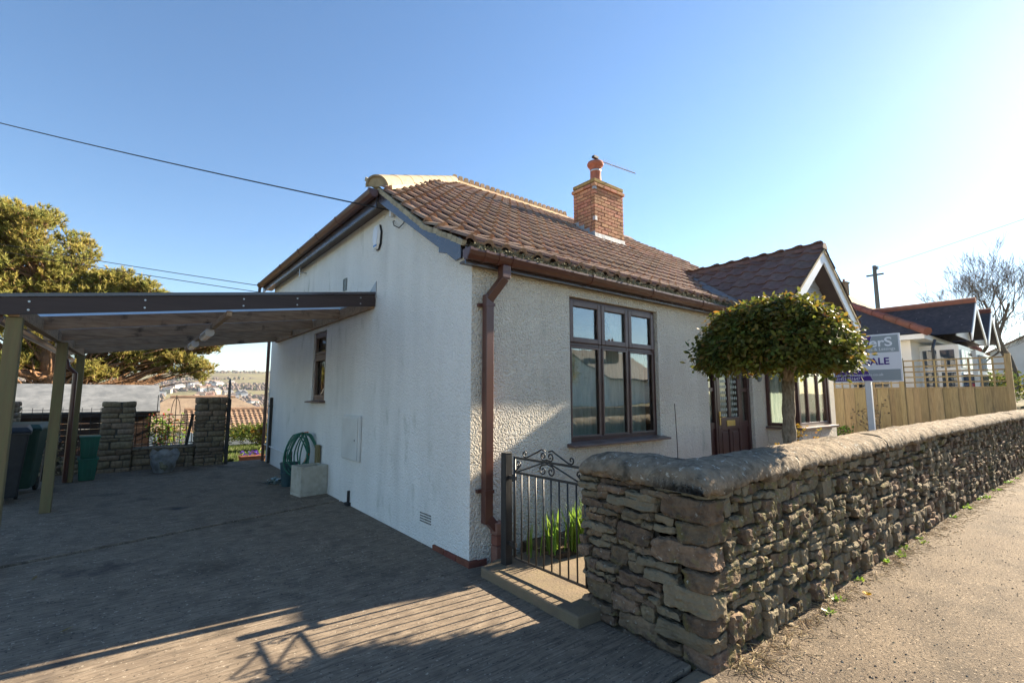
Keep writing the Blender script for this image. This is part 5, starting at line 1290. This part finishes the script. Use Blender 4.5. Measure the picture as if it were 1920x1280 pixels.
low_house('lower_house', -.6,9,17.6,21.0,.10,.92,'house below the garden with orange pantile roof beyond the lawn',M['ptile'])
low_house('lower_house', -3.2,5.0,24,31,-.1,1.42,'brown hipped roof of the house standing behind the pantile roof',mat('brown_roof',(.20,.15,.11),.9,.15,var=(.26,.2,.14),vs=2,bump=.6,bs=9,bd=.03,bstretch=(1,1,4)),False,2.6)
# ================================================================== PINE
random.seed(77)
pine = thing('pine_tree', (-4.0,16.0,ground_z(-4,16)), 'large spreading pine with golden green needles beyond the shed', 'tree')
PO = Vector(pine.location)
tk = MB(); tk.tube([PO+Vector(p) for p in ((0,0,0),(-.1,.1,1.8),(-.25,.1,3.2),(-.6,.2,4.6),(-.9,.2,6.3),(-1.1,.3,8.2))],[.30,.26,.24,.2,.13,.05],12)
tk.v = [tuple(Vector(v)-PO) for v in tk.v]; tk.build('trunk', M['pbark'], pine, smooth=True)
PADS = [ # image-measured foliage pads: x,y,z centre and radii
 (-6.3,16.2,6.3,1.3,1.2,.75),(-5.4,16.4,6.6,.8,.8,.55),(-5.0,16.6,6.0,1.1,1.1,.6),(-4.4,16.5,5.35,1.0,1.0,.5),(-5.6,16.2,5.2,1.2,1.1,.6),(-6.6,16,5.0,1.1,1.1,.7),
 (-3.4,16.8,5.05,.9,.9,.38),(-2.6,17,5.35,.75,.8,.42),(-2.2,17,4.95,.8,.8,.33),(-1.55,17,4.75,.65,.7,.28),(-3.0,16.6,4.65,.9,.9,.33),(-2.0,16.9,4.55,.7,.7,.25),
 (-4.2,16.3,4.5,1.0,1,.45),(-5.3,16.1,4.3,1.0,1,.5),(-4.0,16.8,3.9,.8,.8,.4),(-2.9,17,4.2,.55,.6,.2),
 (-1.5,17.2,3.15,1.0,.9,.42),(-.7,17.3,3.2,.75,.7,.36),(-.1,17.3,3.35,.55,.6,.25),(-2.2,17.1,3.1,.8,.8,.4),(-1.0,17.2,2.65,.7,.7,.33),(-.55,17.2,2.3,.42,.45,.3),
 (-4.0,16.6,3.0,.6,.6,.5),(-3.3,16.9,2.6,.6,.6,.3),(-5.0,16.4,2.9,.7,.7,.5),(-1.9,17.1,2.45,.55,.6,.22),(-6.3,15.6,3.6,.8,.9,.6),(-4.6,16.3,2.25,.5,.5,.25),(-3.6,16.2,3.4,.8,.8,.4),(-2.8,16.4,3.3,.8,.8,.4),(-5.6,15.8,3.3,.9,.8,.5),(-3.2,16,2.2,.5,.5,.25),(-2.5,16.5,2.7,.6,.6,.3),(-5.2,15.7,2.3,.6,.6,.35)]
nd = MB(); br = MB()
SUBP = []
for P_ in PADS:
    x,y,z,rx,ry,rz_ = P_
    for q in range(7):
        f_ = random.uniform(.42,.66); SUBP.append((x+random.gauss(0,.5)*rx,y+random.gauss(0,.5)*ry,z+random.gauss(0,.42)*rz_,rx*f_,ry*f_,max(.14,rz_*f_)))
for (x,y,z,rx,ry,rz_) in SUBP:
    base = Vector((-4.1-.25*(z-2)*.6,16.1,max(1.6,z-1.2))); tip = Vector((x,y,z-rz_*.5)); mid = base.lerp(tip,.55)+Vector((random.gauss(0,.15),random.gauss(0,.15),-.18))
    br.tube([base, base.lerp(mid,.5)+Vector((0,0,-.05)), mid, mid.lerp(tip,.5)+Vector((0,0,.06)), tip],[.05,.042,.034,.022,.010],6)
    nt_ = int(300*(rx*ry+rx*rz_+ry*rz_)/1.6)
    for k in range(nt_):
        u = Vector((random.gauss(0,1),random.gauss(0,1),random.gauss(0,1))).normalized(); rad = random.random()**.42
        q = Vector((x+u.x*rx*rad, y+u.y*ry*rad, z+u.z*rz_*rad+.12*N3((x+u.x*3,u.y*3,2))))
        if k % 3 == 0: br.tube([q-Vector((0,0,.14))-u*.12, q],[.010,.005],3,False)
        ax_ = (u*.5+Vector((random.gauss(0,.45),random.gauss(0,.45),.75))).normalized()
        for j in range(15):
            d = (ax_*.65+Vector((random.gauss(0,.6),random.gauss(0,.6),random.gauss(.1,.5)))).normalized(); L_ = random.uniform(.09,.17); s_ = d.orthogonal().normalized()*.016
            nd.add([q-s_+ax_*.03*(j%4), q+s_+ax_*.03*(j%4), q+d*L_+ax_*.03*(j%4)],[(0,1,2)])
br.tube([(-4.2,16,1.9),(-3.6,16.2,1.75),(-2.9,16.5,1.8),(-2.3,16.8,2.0),(-1.6,17,2.5),(-1.2,17.1,3.0)],[.12,.11,.10,.08,.05,.03],9)
br.tube([(-4.3,16,2.0),(-5.0,15.8,2.2),(-5.6,15.7,2.7),(-6.2,15.6,3.4)],[.15,.13,.1,.05],9)
br.v = [tuple(Vector(v)-PO) for v in br.v]; nd.v = [tuple(Vector(v)-PO) for v in nd.v]
br.build('limb', M['pbark'], pine, smooth=True, fix=False); nd.build('crown', M['needle'], pine, fix=False)
# ================================================================== FAR HILLSIDE
random.seed(100)
def far_mesh(w_,d_,h_,r_,mw,mr,chim=True):
    m_ = MB(); m_.box((-w_/2,-d_/2,-4),(w_/2,d_/2,h_)); m_.cur = 1
    m_.add([(-w_/2-.3,-d_/2-.4,h_),(w_/2+.3,-d_/2-.4,h_),(w_/2+.3,d_/2+.4,h_),(-w_/2-.3,d_/2+.4,h_),(-w_/2-.3,0,h_+r_),(w_/2+.3,0,h_+r_)],[(0,1,5,4),(2,3,4,5),(1,2,5),(3,0,4)])
    m_.cur = 2
    for i in range(3):
        for z in (1.0,3.6):
            if z+1.3 < h_: x = -w_/2+w_*(i+.5)/3; m_.box((x-.6,-d_/2-.05,z),(x+.6,-d_/2+.02,z+1.3))
    m_.cur = 1
    if chim: m_.box((w_*.3-.5,-.5,h_+r_-.6),(w_*.3+.5,.5,h_+r_+1.1))
    return m_.mesh('far_house', [mw,mr,M['glassd']])
fw = [mat('far_white_wall',(.74,.72,.68)), mat('far_stone_wall',(.46,.40,.32)), mat('far_cream_wall',(.64,.57,.46))]
fr = [mat('far_brown_roof',(.19,.13,.10)), mat('far_grey_roof',(.15,.15,.16)), mat('far_red_roof',(.26,.13,.09))]
FM = [far_mesh(9,7,5.2,2.6,fw[0],fr[0]), far_mesh(11,7.5,5.2,2.8,fw[1],fr[1]), far_mesh(8,7,5,2.6,fw[2],fr[2]), far_mesh(16,8,5.4,3,fw[0],fr[1]), far_mesh(10,8,3.0,2.8,fw[1],fr[0])]
LB = ['white two storey house with brown roof on the far hillside','stone house with grey roof on the far hillside','cream house with red roof on the far hillside','long white terrace with grey roof on the far hillside','low stone bungalow with brown roof on the far hillside']
CAMP = camo.location
placed = 0
while placed < 250:
    # visible sector: between the pine and the house wall, and left of it through the carport
    y = random.choice((random.uniform(420,780), random.uniform(480,1050)))
    px_ = random.uniform(15,505) if random.random() < .45 else random.uniform(330,505)
    t = math.atan((px_-960)/897.8); hd = YAW-t; dx = (y-CAMP.y)/math.tan(hd) if abs(math.tan(hd)) > .01 else 0
    x = CAMP.x+dx
    if N3((x*.008,y*.006,5)) < -.18: continue
    k = random.choices(range(5),(5,3,2,1,2))[0]
    o = bpy.data.objects.new('far_house', FM[k]); C.objects.link(o); s_ = random.uniform(.8,1.25)
    o.location = (x,y,ground_z(x,y)); o.rotation_euler.z = random.choice((0,0,.3,-.4,1.57,.8)); o.scale = (s_,s_,s_)
    tag(o, LB[k], 'house', 'far hillside: '+LB[k]); placed += 1
# winter trees on the far slope
def blob(m_, c_, r_, seed):
    n1, n2 = 6, 4; b = len(m_.v)
    for j in range(n2+1):
        for i in range(n1):
            a_ = 2*math.pi*i/n1+j*.4; th = math.pi*j/n2; q = Vector((math.sin(th)*math.cos(a_),math.sin(th)*math.sin(a_),math.cos(th)))
            q *= r_*(1+.35*N3(q*2+Vector((seed,0,0)))); m_.v.append((c_[0]+q.x,c_[1]+q.y,c_[2]+q.z*1.1+r_*.8))
    for j in range(n2):
        for i in range(n1): m_.f.append((b+j*n1+i,b+j*n1+(i+1)%n1,b+(j+1)*n1+(i+1)%n1,b+(j+1)*n1+i)); m_.mi.append(m_.cur)
mb = MB(); random.seed(50)
for k in range(10000):
    y = random.uniform(330,1150) if k < 9200 else random.uniform(1360,1480)
    px_ = random.uniform(-60,560); hd = YAW-math.atan((px_-960)/897.8); x = CAMP.x+(y-CAMP.y)/math.tan(hd)
    if k < 9200 and N3((x*.006,y*.006,9)) < -.15: continue
    if k >= 9200 and random.random() < .55: continue
    mb.cur = random.choices((0,1,2),(6,3,1))[0]; blob(mb,(x,y,ground_z(x,y)-1),random.uniform(1.5,3.8),k)
tag(mb.build('far_woodland', [mat('far_bare_trees',(.135,.10,.09)),mat('far_brown_trees',(.16,.12,.08)),mat('far_evergreens',(.05,.07,.035))], smooth=False, fix=False), 'bare winter woodland and hedgerows covering the far hillside', 'woodland', kind='stuff')

# ================================================================== FENCE BESIDE THE NEIGHBOUR
fx = 14.0
fen = thing('trellis_fence', (fx,.8,.3), 'larch board fence with square trellis top beyond the sale board', 'fence'); FO = Vector((fx,.8,.3))
def fb(m_, name, mt='fence', par=None): m_.v = [tuple(Vector(v)-FO) for v in m_.v]; return m_.build(name, M[mt], par or fen)
py = [-2.12,-.07,1.78,3.62,5.46]
for y in py:
    m_ = MB(); m_.box((fx-.05,y-.05,.1),(fx+.05,y+.05,2.50)); fb(m_,'post')
for y0_,y1_ in zip(py,py[1:]):
    a, b = y0_+.052, y1_-.052; n = 13; w_ = (b-a)/n
    for k in range(n):
        m_ = MB(); j = random.uniform(-.004,.004); m_.box((fx-.012+j+(.008 if k%2 else -.008),a+k*w_-.008,.25),(fx+.006+j+(.008 if k%2 else -.008),a+(k+1)*w_+.004,1.68)); fb(m_,'board')
    m_ = MB(); m_.box((fx-.03,a,1.682),(fx+.02,b,1.715)); fb(m_,'rail')
    for z in (1.84,1.98,2.12,2.26,2.42):
        m_ = MB(); m_.box((fx-.022,a,z-.018),(fx-.004,b,z+.018)); fb(m_,'trellis_slat')
    nn = 9
    for k in range(nn+1):
        y = a+(b-a)*k/nn; m_ = MB(); m_.box((fx-.003,y-.019,1.716),(fx+.014,y+.019,2.44)); fb(m_,'trellis_slat')
bush('climber', (13.7,.5,.35), (.2,.9,1.2), 'bare climbing stems trained against the larch fence', [M['twig'],M['straw']], 90, (.05,.09))
bush('low_weeds', (12.6,1.2,.28), (.5,.5,.35), 'bright green low plants at the foot of the larch fence', [M['blade'],M['grass']], 300, (.05,.1))
# ================================================================== NEIGHBOURING BUNGALOW
nb = thing('neighbour_bungalow', (18.5,3,.5), 'white neighbouring bungalow with slate hips and two gabled bays', 'house'); NO = Vector((18.5,3,.5))
def nbd(m_, name, mt, par=None, **k): m_.v = [tuple(Vector(v)-NO) for v in m_.v]; return m_.build(name, M[mt] if isinstance(mt,str) else mt, par or nb, **k)
m_ = MB(); m_.box((15.6,0.0,0),(23.6,7.6,3.25)); nbd(m_,'wall','wwall')
ex0,ex1,ey0,ey1,ez,rzz = 15.2,24.0,-.45,8.1,3.28,5.75
rm = (ey0+ey1)/2; hl_ = 4.2
m_ = MB(); m_.add([(ex0,ey0,ez),(ex1,ey0,ez),(ex1,ey1,ez),(ex0,ey1,ez),(ex0+hl_,rm,rzz),(ex1-hl_,rm,rzz)],[(0,1,5,4),(1,2,5),(2,3,4,5),(3,0,4)]); nr_ = nbd(m_,'roof','slate')
def hiprun(a,b,n=11,rad=.12):
    a,b = Vector(a),Vector(b)
    for k in range(n):
        m_ = MB(); m_.tube([a.lerp(b,k/n),a.lerp(b,(k+.98)/n)],[rad,rad*.86],8); nbd(m_,'hip_tile','rhip',nr_)
hiprun((ex0-.05,ey0-.05,ez+.02),(ex0+hl_,rm,rzz+.03)); hiprun((ex0+hl_,rm,rzz+.03),(ex1-hl_,rm,rzz+.03),3); hiprun((ex1,ey0,ez+.02),(ex1-hl_,rm,rzz+.03))
m_ = MB(); m_.box((ex0+.05,ey0+.05,ez-.16),(ex1-.05,ey1-.05,ez-.02)); nbd(m_,'eaves_board','white')
def gbay(cx,yf,apex,hw,we):
    yw = yf+.35; m_ = MB(); m_.box((cx-we,yw,.2),(cx+we,.0-.001,3.0)); bwall = nbd(m_,'bay','white')
    e = apex-.85*hw
    m_ = MB()
    for s_ in (-1,1): m_.add([(cx,yf,apex),(cx+s_*hw,yf,e),(cx+s_*hw,1.2,e),(cx,3.2,apex)],[(0,1,2,3)])
    nbd(m_,'gable_roof','slate',bwall)
    m_ = MB(); m_.tube([(cx,yf-.02,apex+.02),(cx,3.0,apex+.02)],.10,8); nbd(m_,'ridge','rhip',bwall)
    for s_ in (-1,1):
        m_ = MB(); m_.prism([(cx,apex-.03),(cx+s_*hw,e-.03),(cx+s_*hw,e-.22),(cx,apex-.25)],'y',yf-.02,yf+.01); nbd(m_,'barge_board','white',bwall)
    m_ = MB(); m_.prism([(cx-hw+.1,e-.05),(cx+hw-.1,e-.05),(cx,apex-.12)],'y',yw-.02,yw+.0); nbd(m_,'gable_face','white',bwall)
    # windows: left side of bay and front
    for (za,zb) in ((1.15,2.18),(2.32,2.85)):
        for k in range(2):
            ya = yw+.10+k*(abs(yw)-.1)/2; yb = ya+(abs(yw)-.1)/2-.08
            m_ = MB(); m_.box((cx-we-.02,ya,za),(cx-we-.003,yb,zb)); nbd(m_,'pane','glassd',bwall)
        for k in range(3):
            xa = cx-we+.12+k*(2*we-.2)/3; m_ = MB(); m_.box((xa,yw-.045,za),(xa+(2*we-.2)/3-.08,yw-.024,zb)); nbd(m_,'pane','glassd',bwall)
gbay(17.5,-1.25,4.35,1.25,.95); gbay(20.4,-1.25,4.35,1.25,.95)
m_ = MB(); m_.box((15.58,.6,1.4),(15.6,1.5,2.6)); nbd(m_,'side_pane','glassd')
m_ = MB(); m_.box((19.0,-.02,.5),(19.9,-.002,2.6)); nbd(m_,'front_door','whited')
m_ = MB(); m_.tube([(15.9,-.5,3.1),(15.55,-.5,2.85),(15.55,-.5,.5)],.04,8); nbd(m_,'rain_pipe','black')
# brick houses with chimneys further along
def far_block(name, loc, w_,d_,h_,r_,label,mw,mr,ax='y',chims=((-.4,0),(.4,0)), rz_=0):
    o = thing(name, loc, label, 'house', rz=rz_)
    m_ = MB(); m_.box((-w_/2,-d_/2,-1),(w_/2,d_/2,h_)); m_.prism([(-w_/2,h_),(w_/2,h_),(0,h_+r_)],'y',-d_/2,d_/2); wl = m_.build('wall', mw, o)
    for s_ in (-1,1):
        m_ = MB(); m_.prism([(0,h_+r_+.05),(s_*(w_/2+.3),h_-.2),(s_*(w_/2+.3),h_-.05),(0,h_+r_+.2)],'y',-d_/2-.2,d_/2+.2); rf = m_.build('roof', mr, o)
    for cx_,cy_ in chims:
        m_ = MB(); m_.box((cx_*w_-.45,cy_*d_-.4,h_+r_-1.2),(cx_*w_+.45,cy_*d_+.4,h_+r_+.9)); m_.box((cx_*w_-.52,cy_*d_-.47,h_+r_+.7),(cx_*w_+.52,cy_*d_+.47,h_+r_+.86)); c_ = m_.build('chimney', M['cbrick'], o)
        for q in (-.2,.2): m_ = MB(); m_.tube([(cx_*w_+q,cy_*d_,h_+r_+.9),(cx_*w_+q,cy_*d_,h_+r_+1.2)],.11,8); m_.build('chimney_pot', M['terra'], c_)
    for x in (-.25,.25):
        for z in (1.0,3.4):
            if z+1.2 < h_: m_ = MB(); m_.box((x*w_-.55,-d_/2-.03,z),(x*w_+.55,-d_/2-.005,z+1.2)); m_.build('window', M['glassd'], o)
    return o
far_block('brick_house', (50,14.5,1.8), 10,12,6.6,4.0,'tall brown brick house with two chimneys beyond the bungalow',M['cbrick'],mat('buff_roof',(.33,.26,.15),.9,.1,bump=.5,bs=4),chims=((-.05,-.44),(.05,.40)),rz_=R(80))
far_block('roadside_house', (62,-1.5,2.0), 9,8,3.4,2.4,'low far house at the right edge under the bare trees',M['wwall'],mat('far_tan_roof',(.3,.2,.14)),chims=(),rz_=R(90))
# ================================================================== POLE AND WIRES
pole = thing('telegraph_pole', (37.6,6,1.5), 'brown wooden telegraph pole rising above the neighbouring roof', 'pole')
m_ = MB(); m_.tube([(0,0,-.5),(0,0,4),(0,0,9.0)],[.17,.15,.12],10); m_.build('shaft', M['bark'], pole, smooth=True)
m_ = MB(); m_.box((-.05,-.5,8.3),(.05,.5,8.4)); m_.build('crossarm', M['iron'], pole)
m_ = MB(); m_.tube([(.0,-.18,8.7),(.0,-.18,8.95)],.06,8); m_.build('insulator', M['steel'], pole)
def wire(a,b,sag,label,rad=.008,n=24):
    a,b = Vector(a),Vector(b); m_ = MB(); m_.tube([a.lerp(b,i/n)-Vector((0,0,sag*4*(i/n)*(1-i/n))) for i in range(n+1)],rad,5); tag(m_.build('overhead_wire', M['rubber'], smooth=True), label, 'wire', 'overhead wires')
wire((-.05,1.72,3.74),(-8.9,14.3,8.85),.12,'overhead wire running from the gable peak to the left sky',.009)
wire((-.2,8.1,3.93),(-8.3,17.6,6.35),.06,'upper of two wires crossing before the pine to the side wall',.008)
wire((-.15,8.0,3.76),(-8.3,17.6,6.15),.06,'lower of two wires crossing before the pine to the side wall',.008)
wire((37.6,6,10.3),(22,-12,10.2),.25,'upper wire from the telegraph pole to the right edge',.012)
wire((37.6,6,8.1),(30,-14,7.3),.15,'lower faint wire from the pole to the right edge',.006)
# ================================================================== BARE TREES, HEDGE, CAR
bare_tree('bare_tree', (42,.2,2.0), 12.5, 'large bare winter tree at the right edge beyond the fence', M['twig'], 6, .27, .62, 12, 3, 5)
bare_tree('bare_tree', (46,2.6,2.0), 10.5, 'smaller bare winter tree left of the large one', M['twig'], 6, .2, .6, 33, 3, 5)
bare_tree('bare_tree', (50,-3.2,2.2), 12, 'bare winter tree cut by the right picture edge', M['twig'], 6, .22, .65, 8, 3, 5)
bush('roadside_hedge', (28.5,.6,1.0), (1.2,3.0,1.45), 'clipped dark green hedge behind the trellis beside the car', [M['leaf'],M['grass']], 2200, (.1,.2))
car = thing('parked_car', (27.5,-2.3,1.02), 'dark blue car with red tail lamp half hidden behind the trellis', 'car', rz=R(8))
m_ = MB(); hp_ = [(-2.0,.35),(-2.05,.75),(-1.95,.95),(-1.75,1.0),(-1.35,1.42),(-1.1,1.48),(.1,1.47),(.45,1.38),(1.05,.98),(1.75,.88),(2.0,.7),(2.02,.35)]
for j,(yy,ins) in enumerate(((-.84,.06),(-.78,0),(.78,0),(.84,.06))):
    for (x,z) in hp_: m_.v.append((x*(1-ins*.3), yy*(1-(.16 if z > 1.05 else 0)), z-(ins if z > .5 else 0)*.5))
n = len(hp_)
m_.f = [(j*n+i,j*n+(i+1)%n,(j+1)*n+(i+1)%n,(j+1)*n+i) for j in range(3) for i in range(n)]+[tuple(range(n)),tuple(range(4*n-1,3*n-1,-1))]; m_.mi = [0]*len(m_.f)
body = m_.build('body', mat('dark_blue_car_paint',(.02,.03,.07),.25,.5,coat=1), car, bevel=.03)
m_ = MB(); m_.add([(-1.80,-.62,1.02),(-1.80,.62,1.02),(-1.42,.58,1.40),(-1.42,-.58,1.40)],[(0,1,2,3)]); m_.v = [(v[0]-.02,v[1],v[2]+.015) for v in m_.v]; m_.build('rear_window', M['glassd'], body)
for s_ in (-1,1):
    m_ = MB(); m_.prism([(-1.45,1.02),(-1.2,1.4),(.05,1.4),(.8,1.02)],'y',s_*.80-.012,s_*.80+.012); m_.build('side_window', M['glassd'], body)
    m_ = MB(); m_.prism([(-2.07,.72),(-1.98,1.0),(-1.80,1.0),(-1.85,.72)],'y',s_*.70-.09,s_*.70+.09); m_.build('tail_lamp', mat('red_lamp',(.45,.02,.02),.2,.5), body)
    for xx in (-1.25,1.25):
        m_ = MB(); m_.tube([(xx,s_*.70-.1,.32),(xx,s_*.70+.1,.32)],.32,18); wh = m_.build('wheel', M['black'], car)
        m_ = MB(); m_.tube([(xx,s_*.80,.32),(xx,s_*.815,.32)],.2,14); m_.build('rim', M['steel'], wh)
# ================================================================== ACROSS THE ROAD (seen mirrored in the window panes)
oh = far_block('opposite_house', (37,-31,0), 11,9,3.2,3.0,'white house across the road, seen only mirrored in the front window',M['wwall'],M['slate'],chims=((.2,.0),),rz_=R(90))
m_ = MB()
m_.box((-20,-14.35,-.1),(46,-14,.9)); tag(m_.build('opposite_wall', M['rstone'], bevel=.03), 'low stone wall across the road mirrored in the front window', 'wall')
bare_tree('bare_tree', (15.5,-17,0), 8.5, 'bare tree across the road mirrored in the left window panes', M['twig'], 4, .2, .6, 51, 3, 6)
bush('opposite_bush', (11.5,-15.8,0), (1.4,1.0,3.0), 'tall evergreen bush across the road mirrored in the window', [M['leaf'],M['grass']], 1500, (.15,.3))
# ================================================================== VALLEY HAZE
hz = MB(); hz.box((-1550,-450,-140), (1950,1800,140))
hzm = bpy.data.materials.new('valley_haze'); hzm.use_nodes = True; hn = hzm.node_tree.nodes; hn.remove(hn['Principled BSDF'])
pv_ = hn.new('ShaderNodeVolumePrincipled'); pv_.inputs['Color'].default_value = (.80,.86,.95,1); pv_.inputs['Density'].default_value = .00011; pv_.inputs['Anisotropy'].default_value = .2
hzm.node_tree.links.new(pv_.outputs[0], hn['Material Output'].inputs['Volume'])
tag(hz.build('haze', hzm), 'thin pale winter haze over the valley', 'haze', kind='stuff')
